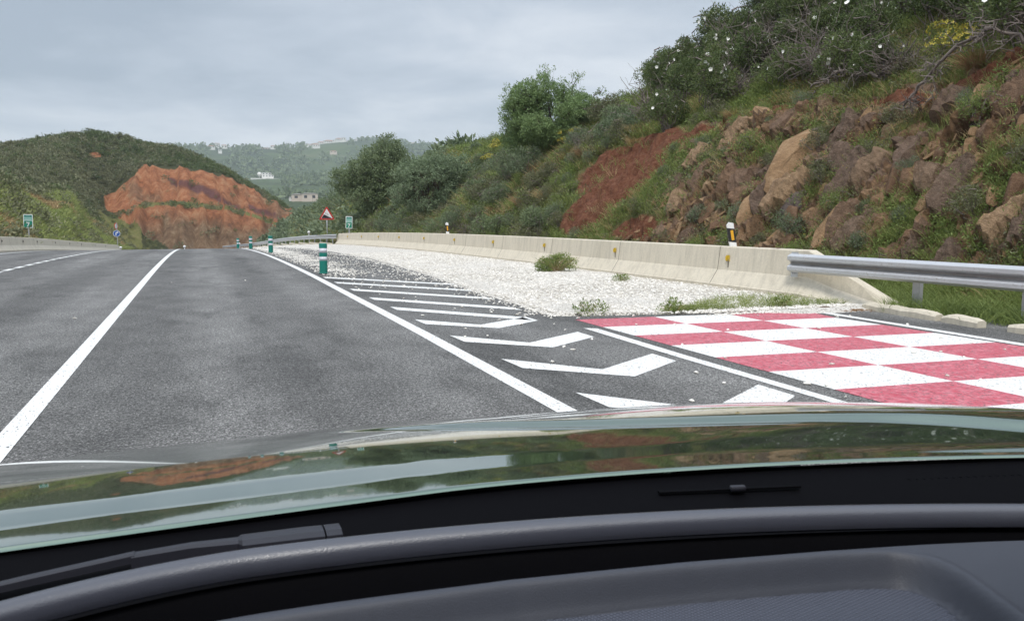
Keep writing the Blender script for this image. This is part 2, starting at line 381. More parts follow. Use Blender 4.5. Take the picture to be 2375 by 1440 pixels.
def terrain_right():
    # mask attribute: R bare red soil, G bare rock, B dryness
    t = NT('hillside_soil'); a = NT
    red = t.attr('mask', 0); rock = t.attr('mask', 1); dry = t.attr('mask', 2); cell = t.attr('cell', 0); cell2 = t.attr('cell', 1)
    n = t.noise(1.3, 6, .65); n2 = t.noise(9, 6, .7); n3 = t.noise(38, 4, .7)
    green = t.ramp(n, [(.3, (.06, .075, .028)), (.55, (.11, .125, .045)), (.75, (.16, .14, .065))])
    dryc = t.ramp(n2, [(.3, (.10, .075, .04)), (.7, (.20, .15, .08))])
    g = t.mix(t.math('MULTIPLY', dry, t.ramp(n2, [(.3, .2), (.7, 1.)])), green, dryc)
    redc = t.ramp(n2, [(.25, (.075, .03, .018)), (.5, (.145, .06, .036)), (.75, (.24, .125, .075))])
    rc = t.ramp(cell, [(0., (.08, .05, .032)), (.25, (.15, .095, .06)), (.5, (.24, .15, .085)), (.7, (.19, .115, .07)), (.9, (.15, .105, .08)), (1., (.36, .24, .14))])
    rc = t.mix(.7, rc, t.ramp(n2, [(.25, .45), (.5, .95), (.75, 1.5)]), 'MULTIPLY')
    st = t.noise(16, 5, .7, t.mapping((1, .25, .7), (0, R(25), R(8)))); rc = t.mix(.6, rc, t.ramp(st, [(.3, .5), (.6, 1.2)]), 'MULTIPLY')
    rc = t.mix(t.ramp(n3, [(.55, 0.), (.7, .35)]), rc, (.42, .33, .23))
    rf = t.math('ADD', red, t.math('MULTIPLY', t.math('SUBTRACT', n2, .5), .7), True); c = t.mix(t.ramp(rf, [(.38, 0.), (.6, 1.)]), g, redc)
    kf = t.math('ADD', rock, t.math('MULTIPLY', t.math('SUBTRACT', n2, .5), .6), True); c = t.mix(t.ramp(kf, [(.4, 0.), (.55, 1.)]), c, rc)
    t.bump(t.math('ADD', n2, t.math('MULTIPLY', n3, .6)), .9, .06); return t.fin(c, .92, 0, .12)
M['hillside'] = terrain_right()
def terrain_left():
    # mask: R orange earth, G purple earth, B grass (else scrub floor)
    t = NT('cut_hill_earth'); red = t.attr('mask', 0); pur = t.attr('mask', 1); gr = t.attr('mask', 2)
    n = t.noise(.12, 5, .6); n2 = t.noise(.8, 6, .7); n3 = t.noise(.5, 6, .75, t.mapping((1, 1, .35), (R(20), R(30), 0))); n4 = t.noise(3.5, 5, .75)
    floor = t.ramp(n2, [(.3, (.04, .05, .022)), (.7, (.09, .09, .045))])
    grass = t.ramp(n2, [(.25, (.10, .12, .035)), (.5, (.19, .19, .07)), (.75, (.27, .22, .11))])
    org = t.ramp(n3, [(.28, (.14, .055, .034)), (.5, (.38, .155, .075)), (.72, (.50, .29, .16))])
    brown = t.ramp(n3, [(.3, (.09, .055, .036)), (.5, (.20, .125, .075)), (.7, (.34, .25, .16))])
    org = t.mix(t.attr('cell', 0), org, brown)
    pc = t.ramp(n3, [(.3, (.07, .032, .038)), (.7, (.17, .085, .085))])
    c = t.mix(t.ramp(t.math('ADD', gr, t.math('SUBTRACT', n2, .5)), [(.35, 0.), (.6, 1.)]), floor, grass)
    c = t.mix(t.ramp(t.math('ADD', red, t.math('MULTIPLY', t.math('SUBTRACT', n4, .5), .8)), [(.4, 0.), (.58, 1.)]), c, org)
    c = t.mix(t.ramp(t.math('ADD', pur, t.math('MULTIPLY', t.math('SUBTRACT', n3, .5), .9)), [(.4, 0.), (.6, .9)]), c, pc)
    c = t.mix(.5, c, t.ramp(n4, [(.3, .55), (.7, 1.4)]), 'MULTIPLY')
    t.bump(t.math('ADD', n4, n3), 1., .5); return t.fin(c, .95, 0, .1)
M['cut_hill'] = terrain_left()
def terrain_far():
    t = NT('far_hills'); n = t.noise(.006, 6, .62, None, .6); n2 = t.noise(.03, 6, .7); n3 = t.noise(.0022, 3, .5)
    c = t.ramp(t.mix(.35, n, n2), [(.36, (.022, .033, .018)), (.47, (.04, .056, .026)), (.55, (.065, .095, .033)), (.66, (.10, .11, .055)), (.8, (.14, .12, .08))])
    c = t.mix(t.ramp(n3, [(.4, 0.), (.7, .5)]), c, (.05, .075, .03)); return t.fin(c, .95, 0, .1)
M['far'] = terrain_far()
G = lambda *s: [(i / (len(s) - 1), c) for i, c in enumerate(s)]
M['leaf_dark'] = leafmat('cistus_leaf', G((.035, .048, .018), (.06, .085, .03), (.10, .125, .045), (.17, .19, .08)))
M['leaf_tree'] = leafmat('carob_leaf', G((.05, .07, .035), (.09, .12, .06), (.135, .17, .085), (.22, .25, .15)))
M['leaf_olive'] = leafmat('olive_leaf', G((.07, .095, .055), (.12, .16, .09), (.18, .22, .135), (.27, .31, .22)))
M['leaf_green'] = leafmat('fresh_leaf', G((.06, .085, .025), (.105, .145, .04), (.16, .20, .06), (.24, .27, .10)))
M['leaf_grey'] = leafmat('grey_green_leaf', G((.05, .07, .04), (.09, .12, .065), (.14, .17, .10), (.2, .21, .14)))
M['leaf_scrub'] = leafmat('scrub_leaf', G((.05, .055, .03), (.09, .095, .05), (.13, .135, .07), (.21, .19, .11)), trans=.15)
M['grass'] = leafmat('grass_blade', G((.07, .10, .03), (.13, .165, .05), (.23, .255, .085), (.33, .31, .14)), trans=.35)
M['dry'] = leafmat('dry_grass', G((.12, .075, .035), (.22, .15, .07), (.33, .25, .13), (.42, .33, .19)), trans=.3)
M['rust'] = leafmat('russet_stalk', G((.10, .055, .03), (.18, .11, .06), (.27, .17, .095), (.34, .25, .15)), trans=.2)
M['bark'] = plain('bark', (.10, .075, .055), .9, 0, .4, 9)
M['twig'] = plain('grey_twig', (.17, .14, .125), .9, 0, .4, 6)
M['petal'] = plain('white_petal', (.86, .85, .80), .7)
M['yellow'] = leafmat('yellow_flower', G((.42, .34, .05), (.55, .46, .08), (.62, .55, .14)), trans=.2, gain=1.0)
M['white'] = plain('white_sheet', (.80, .80, .79), .45)
M['black'] = plain('black_sheet', (.015, .015, .017), .45)
M['red'] = plain('red_sheet', (.55, .02, .015), .4)
M['sign_green'] = plain('green_sheet', (.005, .22, .14), .4)
M['sign_teal'] = plain('teal_sheet', (.16, .42, .36), .45)
M['sign_dark'] = plain('dark_teal_sheet', (.02, .12, .11), .5)
M['blue'] = plain('blue_sheet', (.01, .09, .40), .4)
M['bollard'] = plain('green_plastic', (.005, .19, .15), .5)
M['refl'] = plain('grey_white_reflective', (.66, .66, .72), .4)
M['amber'] = plain('amber_reflector', (.75, .38, .02), .35)
M['ochre'] = plain('yellow_reflector', (.55, .38, .03), .5)
M['wall'] = plain('white_render', (.75, .73, .69), .8)
M['wall2'] = plain('beige_render', (.6, .5, .42), .8)
M['roof'] = plain('grey_roof', (.30, .27, .24), .8)
M['roof_red'] = plain('clay_roof', (.33, .17, .11), .8)
M['glass'] = plain('dark_glass', (.03, .035, .04), .15)

# ---------------------------------------------------------------- terrain sheets
def poly_mask(x, y, pts, soft=0.0):
    p = np.array(pts, float); ins = np.zeros(x.shape, bool); n = len(p); j = n - 1
    for i in range(n):
        xi, yi = p[i]; xj, yj = p[j]
        c = ((yi > y) != (yj > y)) & (x < (xj - xi) * (y - yi) / (yj - yi + 1e-12) + xi); ins ^= c; j = i
    return ins.astype(float)
def blobs(x, y, L):
    m = np.zeros(np.shape(x))
    for (cx, cy, rx, ry, rot) in L:
        c, s = math.cos(R(rot)), math.sin(R(rot)); dx, dy = x - cx, y - cy
        q = ((dx * c + dy * s) / rx) ** 2 + ((-dx * s + dy * c) / ry) ** 2
        m = np.maximum(m, np.clip(1.5 - q, 0, 1))
    return m
def cells(a, b, s, el):
    """jittered cells: (random id, offset along a, offset along b, distance to border)"""
    a = a / el; ia = np.floor(a); ib = np.floor(b); best = np.full(a.shape, 9.); sec = best.copy()
    idn = np.zeros(a.shape); id2 = idn.copy(); oa = idn.copy(); ob = idn.copy()
    for da in (-1, 0, 1):
        for db in (-1, 0, 1):
            ca = ia + da; cb = ib + db; pa = ca + .15 + .7 * _h(ca, cb, s); pb = cb + .15 + .7 * _h(ca, cb, s + 5)
            d = (a - pa) ** 2 + (b - pb) ** 2; m = d < best
            sec = np.where(m, best, np.minimum(sec, d)); best = np.where(m, d, best)
            idn = np.where(m, _h(ca, cb, s + 9), idn); id2 = np.where(m, _h(ca, cb, s + 13), id2)
            oa = np.where(m, a - pa, oa); ob = np.where(m, b - pb, ob)
    return idn, id2, oa, ob, np.sqrt(sec) - np.sqrt(best)
def rock_mask(x, y):
    d = x - 10.4
    m = ss(.3, .9, d) * (1 - ss(3.5, 4.3, d + .5 * fbm(y * .5, x * .5, 61))) * ss(1, 4, y) * (1 - ss(18.8, 20.6, y - (d - 2) * .5 + fbm(x, y, 62)))
    return m
def red_mask(x, y):
    x = np.asarray(x, float); y = np.asarray(y, float); m = blobs(x, y, [(13.6, 24.2, .9, 2.6, 12), (12.8, 23.2, .95, 1.9, 10), (12.1, 24.0, .6, 1.7, 0), (13.1, 31.2, .32, 2.6, 8), (14.2, 19, .28, 4.0, 8), (13.9, 9, .22, 5, 0), (11.6, 20.2, .3, 1.1, 0)]) + .45 * fbm(x * 1.3, y * .8, 66, 4) - .02
    return np.clip(m, 0, 1.5)
def build_right():
    for nm, xs, ys, rocky in (('hillside', np.concatenate([np.arange(9.95, 10.6, .16), np.arange(10.6, 15.6, .065), np.arange(15.6, 24, .3), np.arange(24, 75, 2.)]), np.concatenate([np.arange(-30, 2, 1.), np.arange(2, 26, .075), np.arange(26, 60, .25), np.arange(60, 262, 1.5)]), True),):
        X, Y = np.meshgrid(xs, ys); x = X.ravel(); y = Y.ravel(); z = ground_right(x, y)
        rk = rock_mask(x, y); rd = red_mask(x, y); d = x - 10.4
        # tilted slabs and broken blocks pushed out of the face
        u = y * .95; v = z * 1.0 + d * .35; ca = R(74)
        A = (-u) * math.cos(ca) + v * math.sin(ca); B = u * math.sin(ca) + v * math.cos(ca)
        A = A + .12 * fbm(x * 2.3, y * 2.3, 71); B = B + .12 * fbm(x * 2.3, y * 2.3, 73)
        i1, j1, oa, ob, e1 = cells(A / .55, B / .46, 11, 1.9); i2, j2, pa, pb, e2 = cells(A / .26 + 40, B / .24, 23, 1.5)
        k1 = ss(0, .22, e1); k2 = ss(0, .3, e2); push = ((i1 - .35) * .50 + oa * (j1 - .5) * .5 + ob * (i1 - .5) * .5) * k1 + ((i2 - .4) * .24 + pa * (j2 - .5) * .25 + pb * (i2 - .5) * .22) * k2
        push = push - .22 * (1 - ss(0, .09, e1)) - .09 * (1 - ss(0, .12, e2)) + .04 * fbm(x * 7, y * 7, 75)
        big = ss(.35, .6, i1); big = ss(.66, .78, i1); push = np.where(big > .5, ((i1 - .35) * .45 + oa * (j1 - .5) * .6 + ob * (i1 - .5) * .5) * k1 - .12 * (1 - ss(0, .08, e1)) + .08 * fbm(x * 2.5, y * 4, 76, 6) + .25 * ((i2 - .4) * .24) * k2, push)
        push = push + .10 * np.abs(fbm(A * 2.2, B * 6.5, 78, 5)) + .05 * fbm(x * 9, y * 9, 79, 3)
        w = rk * (1 - np.clip(rd * 1.2, 0, 1))
        push = push * w * ss(.2, 1.0, d)
        # gullies in the bare soil, clods everywhere
        push = push + rd * (.26 * fbm(x * 1.6, y * 2.6, 81, 5) + .12 * fbm(x * 6, y * 8, 82)) + .07 * fbm(x * 2.4, y * 2.4, 83, 5) * ss(.4, 1.4, d) * (d < 30)
        nx, nz = -.72, .69
        veg = ss(-.1, .5, fbm(x * .5, y * .5 + z, 91)); vis = w * (1 - .55 * veg * ss(.0, .3, e1))
        mk = np.stack([np.clip(rd + .62 * w, 0, 1), np.clip(w * 1.1, 0, 1), ss(-.25, .35, fbm(x * .35, y * .35, 95))], 1)
        o = fast(nm, np.stack([x + nx * push, y, z + nz * push], 1), grid(len(xs), len(ys)), M['hillside'], smooth=False,
                 attrs={'mask': mk, 'cell': np.stack([np.where(big > .5, i1, i2), j1, i1], 1)})
        tag(o, kind='structure')
build_right()
def build_left():
    xs = np.concatenate([np.arange(-150, -60, 3.), np.arange(-60, -30, .9), np.arange(-30, 24, .55), np.arange(24, 70, 2.)]); ys = np.concatenate([np.arange(-20, 40, 2.), np.arange(40, 150, .8), np.arange(150, 232, .5), np.arange(232, 340, 3.)])
    X, Y = np.meshgrid(xs, ys); x = X.ravel(); y = Y.ravel(); z = ground_left(x, y)
    t = np.degrees(np.arctan2(x, y)); r = np.hypot(x, y)
    cut = np.interp(np.radians(t), TH, CUT); b = prof(r) - .4
    edge = ss(-6.0, -5.2, t + .5 * fbm(x * .1, y * .1, 51)) * ss(-.6, .6, z - (4.6 - (t + 5.7) * 2.3) + 1.2 * fbm(x * .15, y * .15, 53)) * ss(154, 158, r) * (1 - ss(-.4, .9, z - cut - 1.4 * fbm(x * .12, y * .12, 52) - 1.0 * fbm(x * .5, z * .5, 49)))
    gully = fbm(t * 2.2, z * .06, 55, 5) * ss(150, 162, r) * edge
    z = z + gully * 2.0 + edge * .8 * fbm(t * 7, z * .3, 56, 4)
    hrel = (z - b) / (np.maximum(cut - b, 2))
    bench = np.clip(1 - np.abs(hrel - .56) / .075, 0, 1) * ss(-4.2, -3.2, t) * edge
    grassy = ((x < -9.6) & (y < 168) & (x > -17.5 - 1.5 * fbm(x * .1, y * .1, 57))).astype(float)
    low = .55 * ss(-5.5, -4.5, t) * (1 - ss(-2.6, -1.2, t)) * (1 - ss(.25, .5, hrel + .12 * fbm(t, z * .3, 58))) * ss(150, 156, r)
    gr = np.clip(grassy + bench * .85 + low * .8 * (fbm(t * 1.5, z * .4, 59) > -.15), 0, 1)
    pur = np.clip(1.3 - np.abs(z - (8.6 - 1.15 * (t + .5)) + 1.6 * fbm(t * .9, z * .2, 153, 4)) / 1.5, 0, 1) * ss(-2.6, -1.4, t) * ss(-.55, .1, fbm(t * .8, z * .15, 154)) * edge * .62
    red = np.clip(edge - .85 * bench - .55 * low, 0, 1)
    patch = blobs(t, z, [(-5.75, 15.8, .33, .7, 0)]); red = np.maximum(red, patch)
    brown = np.clip(.7 * ss(.15, .5, fbm(t * 1.1, z * .35, 48, 4)) + ss(.5, .2, hrel + .15 * fbm(t * .8, z * .2, 60)) + ss(1.5, 4, t) * .6 * ss(-.2, .4, fbm(t * .8, z * .3, 54)), 0, 1)
    o = fast('cut_hill', np.stack([x, y, z], 1), grid(len(xs), len(ys)), M['cut_hill'], smooth=True, attrs={'mask': np.stack([red, pur, gr], 1), 'cell': np.stack([brown, brown, brown], 1)})
    tag(o, kind='structure'); return o
build_left()
def build_far():
    th = np.concatenate([np.radians(np.arange(-180, -24, 4.)), np.radians(np.arange(-24, 60, .28)), np.radians(np.arange(60, 180.1, 4.))])
    rr = np.concatenate([[1, 60, 150], np.geomspace(230, 3200, 260), [3300]])
    T, RR = np.meshgrid(th, rr); x = (RR * np.sin(T)).ravel(); y = (RR * np.cos(T)).ravel(); z = far_ground(x, y)
    o = fast('distant_hills', np.stack([x, y, z], 1), grid(len(th), len(rr)), M['far'], smooth=True); tag(o, kind='structure')
build_far()

# ---------------------------------------------------------------- road, ramp, paint
YR = np.concatenate([np.arange(-14, 20, 1.), np.arange(20, 70, .5), np.arange(70, 172, 2.)])
def strip(name, xa, xb, ys, dz, m, nx=2, kind='structure'):
    """sheet following the road between curves xa(y) and xb(y)"""
    ys = np.asarray(ys, float); fa = xa(ys) if callable(xa) else np.full(len(ys), float(xa)); fb = xb(ys) if callable(xb) else np.full(len(ys), float(xb))
    k = np.linspace(0, 1, nx); x = fa[:, None] + (fb - fa)[:, None] * k[None]; y = np.repeat(ys[:, None], nx, 1)
    o = fast(name, np.stack([x.ravel(), y.ravel(), (base(x, y) + dz).ravel()], 1), grid(nx, len(ys)), m, smooth=True); tag(o, kind=kind); return o
strip('road', -10.2, 10.0, YR, 0, M['asphalt'], 42)
lnx = lambda ys: np.interp(ys, [-14, 4, 9, 19, 35, 60, 90], [2.22, 2.30, 2.40, 2.52, 2.60, 2.63, 2.63])
MK = []
def mk_strip(xa, xb, ys):
    ys = np.asarray(ys, float); fa = xa(ys) if callable(xa) else np.full(len(ys), float(xa)); fb = xb(ys) if callable(xb) else np.full(len(ys), float(xb))
    x = np.stack([fa, fb], 1); y = np.stack([ys, ys], 1); MK.append((np.stack([x.ravel(), y.ravel(), (base(x, y) + .004).ravel()], 1), grid(2, len(ys))))
def finish(name, m, dz=0, kind='structure'):
    V, F = cat(MK); V[:, 2] += dz; o = fast(name, V, F, m); tag(o, kind=kind); MK.clear(); return o
mk_strip(-1.18, -1.04, YR); finish('lane_edge_line', M['white_paint'])
mk_strip(lambda y: lnx(y) - .08, lambda y: lnx(y) + .07, YR); finish('ramp_edge_line', M['white_paint'])
for k in range(44):
    y0 = 4.0 + k * 1.46; mk_strip(-4.83, -4.67, np.linspace(y0, y0 + 1.0, 4))
for y0 in np.arange(68.2, 165, 1.): mk_strip(-4.83, -4.67, [y0, y0 + 1.])
finish('dashed_lane_line', M['white_paint'])
mk_strip(-8.45, -8.3, YR); finish('far_edge_line', M['white_paint'])
# hatching towards the ramp
def band(pts_top, pts_bot, sub=10):
    for (a, b), (c, d) in zip(zip(pts_top[:-1], pts_top[1:]), zip(pts_bot[:-1], pts_bot[1:])):
        k = np.linspace(0, 1, sub)[:, None]; t = np.array(a) * (1 - k) + np.array(b) * k; q = np.array(c) * (1 - k) + np.array(d) * k
        P = np.stack([t, q], 1).reshape(-1, 2); MK.append((np.concatenate([P, (base(P[:, 0], P[:, 1]) + .004)[:, None]], 1), grid(2, sub)))
for y0 in (5.42, 7.03, 8.70, 10.30):
    band([(2.63, y0), (3.27, y0 - .83), (4.12, y0 - .26)], [(2.64, y0 - .52), (3.37, y0 - 1.22), (4.11, y0 - .70)])
for y0, xe in ((11.98, 4.05), (13.6, 4.38), (15.47, 4.55), (17.34, 4.75), (19.0, 4.95)):
    band([(2.68, y0), (xe, y0 - 1.4 * (xe - 2.68))], [(2.68, y0 - .47), (xe, y0 - 1.4 * (xe - 2.68) - .42)])
finish('chevron_hatching', M['white_paint'])
band([(4.33, 8.72), (4.24, 6.5), (4.2, 4.4), (4.1, -6)], [(4.47, 8.62), (4.37, 6.5), (4.31, 4.4), (4.2, -6)]); finish('ramp_line', M['white_paint'])
band([(8.2, 9.15), (8.0, 6), (7.85, 3), (7.6, -6)], [(8.34, 9.1), (8.15, 6), (8.0, 3), (7.75, -6)]); finish('ramp_outer_line', M['white_paint'])
xc = [4.60, 5.74, 6.86, 7.98]
def ck(i, y, j): return (xc[i] - (9.4 - y) * .012 + (.16 if j == 0 and i == 3 else 0), y - (xc[i] - 4.6) * .085)
for par, nm, m in ((0, 'red_ramp_checks', 'red_paint'), (1, 'white_ramp_checks', 'white_paint')):
    for j in range(14):
        ya = 9.50 - j * .785; yb = ya - .785
        for i in range(3):
            if (i + j) % 2 == par: band([ck(i, ya, j), ck(i + 1, ya, j)], [ck(i, yb, j + 1), ck(i + 1, yb, j + 1)], 3)
    finish(nm, M[m])
# arrester bed of white gravel
def build_gravel():
    ys = np.concatenate([np.arange(8.7, 30, .12), np.arange(30, 100, .5)]); n = 70
    xa = np.interp(ys, [8.7, 9.4, 9.75, 9.95, 12.7, 18.4, 28, 41, 54, 62, 75, 100], [8.2, 7.2, 5.3, 4.4, 4.55, 5.0, 5.5, 5.6, 5.3, 4.9, 4.2, 3.4]) + .05 * fbm(ys * 1.1, ys * 0, 101)
    xb = np.interp(ys, [0, 59, 66, 80, 120], [9.5, 9.5, 9.0, 7.8, 5.3])
    k = np.linspace(0, 1, n); x = xa[:, None] + (xb - xa)[:, None] * k[None]; y = np.repeat(ys[:, None], n, 1)
    edge = np.minimum(ss(0, .05, k)[None] + 0 * x, ss(8.7, 9.3, y))
    z = base(x, y) + .012 - .03 + edge * (.05 + .03 * fbm(x * .8, y * .8, 103)) + .012 * fbm(x * 9, y * 9, 104)
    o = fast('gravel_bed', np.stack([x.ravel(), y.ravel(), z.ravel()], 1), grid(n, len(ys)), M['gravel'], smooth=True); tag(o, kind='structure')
build_gravel()
def build_pebbles():
    rs = np.random.default_rng(5)
    t = (1 + 5 ** .5) / 2; I = np.array([(-1, t, 0), (1, t, 0), (-1, -t, 0), (1, -t, 0), (0, -1, t), (0, 1, t), (0, -1, -t), (0, 1, -t), (t, 0, -1), (t, 0, 1), (-t, 0, -1), (-t, 0, 1)]) / 1.9
    IF = np.array([(0, 11, 5), (0, 5, 1), (0, 1, 7), (0, 7, 10), (0, 10, 11), (1, 5, 9), (5, 11, 4), (11, 10, 2), (10, 7, 6), (7, 1, 8), (3, 9, 4), (3, 4, 2), (3, 2, 6), (3, 6, 8), (3, 8, 9), (4, 9, 5), (2, 4, 11), (6, 2, 10), (8, 6, 7), (9, 8, 1)])
    tm = [(I * np.array(s) * (1 + .25 * rs.normal(size=(12, 1))), IF) for s in ((1, .7, .5), (1.2, .8, .45), (.8, .8, .6), (1.5, .7, .5))]
    P = []
    n = 60000; y = rs.uniform(9.0, 60, n) ** 1.0; k = rs.uniform(0, 1, n)
    xa = np.interp(y, [8.7, 9.75, 9.95, 12.7, 18.4, 28, 41, 60], [8.0, 5.3, 4.4, 4.5, 4.9, 5.3, 5.5, 5.0])
    # loose stones thrown over the asphalt: a dense tongue beside the bollards and a fringe along the bed
    x = 2.75 + (xa - 2.75) * k
    dens = np.exp(-((x - (3.35 + (y - 20) * .012)) / .42) ** 2) * ss(17, 23, y) * (1 - ss(44, 55, y)) * 1.0 + .45 * np.exp(-(xa - x) / .14) + .012 + .10 * ss(14, 20, y)
    keep = rs.uniform(0, 1, n) < dens * .42 * (.45 + .9 * (fbm(x * 2, y * 1.2, 105) > -.1)); x = x[keep]; y = y[keep]; P.append(np.stack([x, y], 1))
    n = 16000; y = 9.2 + 24 * rs.uniform(0, 1, n) ** 1.4; xa = np.interp(y, [8.7, 9.75, 9.95, 12.7, 18.4, 28, 41, 60], [8.0, 5.3, 4.4, 4.5, 4.9, 5.3, 5.5, 5.0])
    P.append(np.stack([xa + (9.25 - xa) * rs.uniform(0, 1, n), y], 1))
    n = 70; P.append(np.stack([rs.uniform(2.7, 8.3, n), rs.uniform(4.2, 11, n)], 1))
    n = 5; P.append(np.stack([rs.uniform(-4, 2.3, n), rs.uniform(5, 20, n)], 1))
    P = np.concatenate(P); s = rs.uniform(.011, .030, len(P)); z = base(P[:, 0], P[:, 1]) + .010 + np.where((P[:, 1] > 9.3) & (P[:, 0] > np.interp(P[:, 1], [9.95, 18.4, 28], [4.5, 5.0, 5.5])), .03, 0)
    V, F = scatter(tm, np.concatenate([P, z[:, None]], 1), s, rs.uniform(0, 6.3, len(P)), rs, .1)
    o = fast('loose_gravel', V, F, M['pebble']); tag(o, 'loose white stones scattered over the gravel bed and the asphalt beside it', 'gravel', kind='stuff')
build_pebbles()

# ---------------------------------------------------------------- concrete barriers
def barrier(name, path, label, flip=1, hfac=None, joints=(), refl=(), reflmat='ochre'):
    """path: (x,y,yawless) foot line; section points (inward offset, height)"""
    sec = [(0, 0), (0, .09), (.02, .10), (.17, .33), (.19, .36), (.245, .79), (.265, .81), (.40, .81), (.42, .79), (.47, .35), (.60, .10), (.60, 0)]
    rt = thing(name, (path[0][0], path[0][1], float(base(path[0][0], path[0][1]))), label, 'barrier')
    V = []; F = []; n = len(sec)
    for i, (x, y) in enumerate(path):
        h = 1.0 if hfac is None else float(np.interp(y, *hfac)); zb = float(base(x, y)) - .04
        for a, b in sec: V.append((x + flip * a, y, zb + (b + .04) * (h if b > .05 else 1)))
    for i in range(len(path) - 1):
        for k in range(n - 1): F.append((i * n + k, i * n + k + 1, (i + 1) * n + k + 1, (i + 1) * n + k) if flip > 0 else (i * n + k, (i + 1) * n + k, (i + 1) * n + k + 1, i * n + k + 1))
    F.append(tuple(range(n))); F.append(tuple(range(len(path) * n - 1, (len(path) - 1) * n - 1, -1)))
    L = Vector(rt.location); V = [Vector(v) - L for v in V]
    poly('wall', V, F, M['concrete'], rt)
    def xof(y): return float(np.interp(y, [p[1] for p in path], [p[0] for p in path]))
    for y in joints:
        m = MB(); x = xof(y); zb = float(base(x, y))
        for (a, b), (c, d) in zip(sec[1:6], sec[2:7]):
            e = .004
            P = [(x + flip * (a - e), y - .006, zb + b), (x + flip * (c - e), y - .006, zb + d), (x + flip * (c - e), y + .006, zb + d), (x + flip * (a - e), y + .006, zb + b)]
            P2 = [(p[0] + flip * .02, p[1], p[2]) for p in P]
            m.add([Vector(p) - L for p in P + P2], [(0, 1, 2, 3), (7, 6, 5, 4), (0, 4, 5, 1), (2, 6, 7, 3), (1, 5, 6, 2), (3, 7, 4, 0)])
        m.build('joint', M['dark_edge'], rt)
    for y in refl:
        m = MB(); x = xof(y) + flip * .215; zb = float(base(x, y)) + .585
        m.box((0, 0, 0), (.012, .10, .115), 0).box((-.02 * flip, .02, -.005), (.04, .016, .08), 0)
        V2 = [Vector(v) + Vector((x - flip * .012, y, zb)) - L for v in m.V]; p = poly('reflector', V2, m.F, M[reflmat], rt)
        m = MB().box((0, 0, 0), (.006, .03, .16)); poly('rust_stain', [Vector(v) + Vector((xof(y) + flip * .198, y - .02, zb - .1)) - L for v in m.V], m.F, M['dark_edge'], p)
    return rt
yb = [8.95, 9.3, 9.7, 10.15, 10.6, 10.75] + list(np.arange(11.5, 59, 1.2)) + [59.0, 59.25, 60.0]
barrier('concrete_barrier', [(9.28 + max(0, 10.4 - y) * .14, y) for y in yb], 'long beige concrete barrier with yellow reflectors along the white gravel bed', 1,
        ([8.95, 9.3, 9.7, 10.15, 10.6, 10.75, 59.0, 59.25, 60.], [.05, .2, .42, .66, .93, 1, 1, .9, .3]), (13.2, 17.2, 21.2, 25.2, 29.2), (12.9, 17.4, 21.7, 26.1, 30.6, 35.2, 40, 45, 50, 55))
yl = list(np.arange(26, 120, 2.))
barrier('concrete_barrier', [(-9.35, y) for y in yl], 'pale concrete barrier on the far left edge of the road, below the grassy bank', -1, ([26, 114, 118], [1, 1, .8]),
        (46, 51, 58, 68, 80), (49, 54.5, 59, 66, 73, 80, 90, 100), 'dark_edge')

# ---------------------------------------------------------------- guardrails
WP = [(.0, .44), (.02, .445), (.078, .475), (.082, .48), (.082, .528), (.078, .534), (.016, .572), (.012, .578), (.012, .606), (.016, .612), (.078, .65), (.082, .656), (.082, .704), (.078, .71), (.02, .742), (.0, .746)]
def guardrail(path, label, posts, skirt=None):
    x0, y0 = path[0]; L = Vector((x0, y0, float(base(x0, y0)))); rt = thing('guardrail', L, label, 'guardrail')
    p = np.array(path, float); t = np.gradient(p, axis=0); t /= np.linalg.norm(t, axis=1)[:, None]; nrm = np.stack([-t[:, 1], t[:, 0]], 1); n = len(WP)
    if nrm[0, 0] > 0: nrm = -nrm
    V = []; F = []
    for i, (x, y) in enumerate(path):
        zb = float(base(min(x, 9), y))
        for d, z in WP: V.append(Vector((x + nrm[i, 0] * d, y + nrm[i, 1] * d, zb + z)) - L)
    for i in range(len(path) - 1):
        for k in range(n - 1): F.append((i * n + k, i * n + k + 1, (i + 1) * n + k + 1, (i + 1) * n + k))
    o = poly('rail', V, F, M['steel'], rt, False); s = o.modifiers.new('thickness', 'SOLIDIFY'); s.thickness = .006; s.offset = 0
    for (x, y) in posts:
        zb = float(base(min(x, 9), y)); m = MB(); d = .12; c = Vector((x + .16, y, zb)) - L
        m.box(c + Vector((0, 0, .31)), (.012, .12, .82)); m.box(c + Vector((.035, .055, .31)), (.06, .01, .82)); m.box(c + Vector((.035, -.055, .31)), (.06, .01, .82))
        q = m.build('post', M['post'], rt); MB().box(c + Vector((-.08, 0, .60)), (.145, .05, .12)).build('spacer', M['steel'], q)
        MB().lathe([(.014, 0), (.014, .012), (.006, .02)], 8).build('bolt', M['post'], q, loc=c + Vector((-.16, 0, .592)))
    if skirt: skirt(rt, L)
    return rt
def plate(rt, L):
    m = MB(); m.box(Vector((9.385, 10.92, .565)) - L, (.012, .16, .42))
    q = m.build('end_plate', M['steel'], rt)
    for zz in (.42, .50, .565, .63, .71):
        for yy in (10.89, 10.96): MB().box(Vector((9.372, yy, zz)) - L, (.016, .022, .022)).build('bolt', M['post'], q)
guardrail([(9.36, y) for y in [10.98, 10.7, 10.4, 10, 9.5] + list(np.arange(9, -8, -.5))], 'grey steel guardrail bolted to the near end of the concrete barrier at the right',
          [(9.36, 8.55), (9.36, 6.9), (9.36, 5.0), (9.36, 3.0), (9.36, 1.0), (9.36, -1.0)], plate)
gp = [(float(np.interp(y, [58, 62, 80, 120, 150], [9.4, 9.15, 7.5, 5.2, 4.0])), y) for y in np.arange(58.6, 150, 2.)]
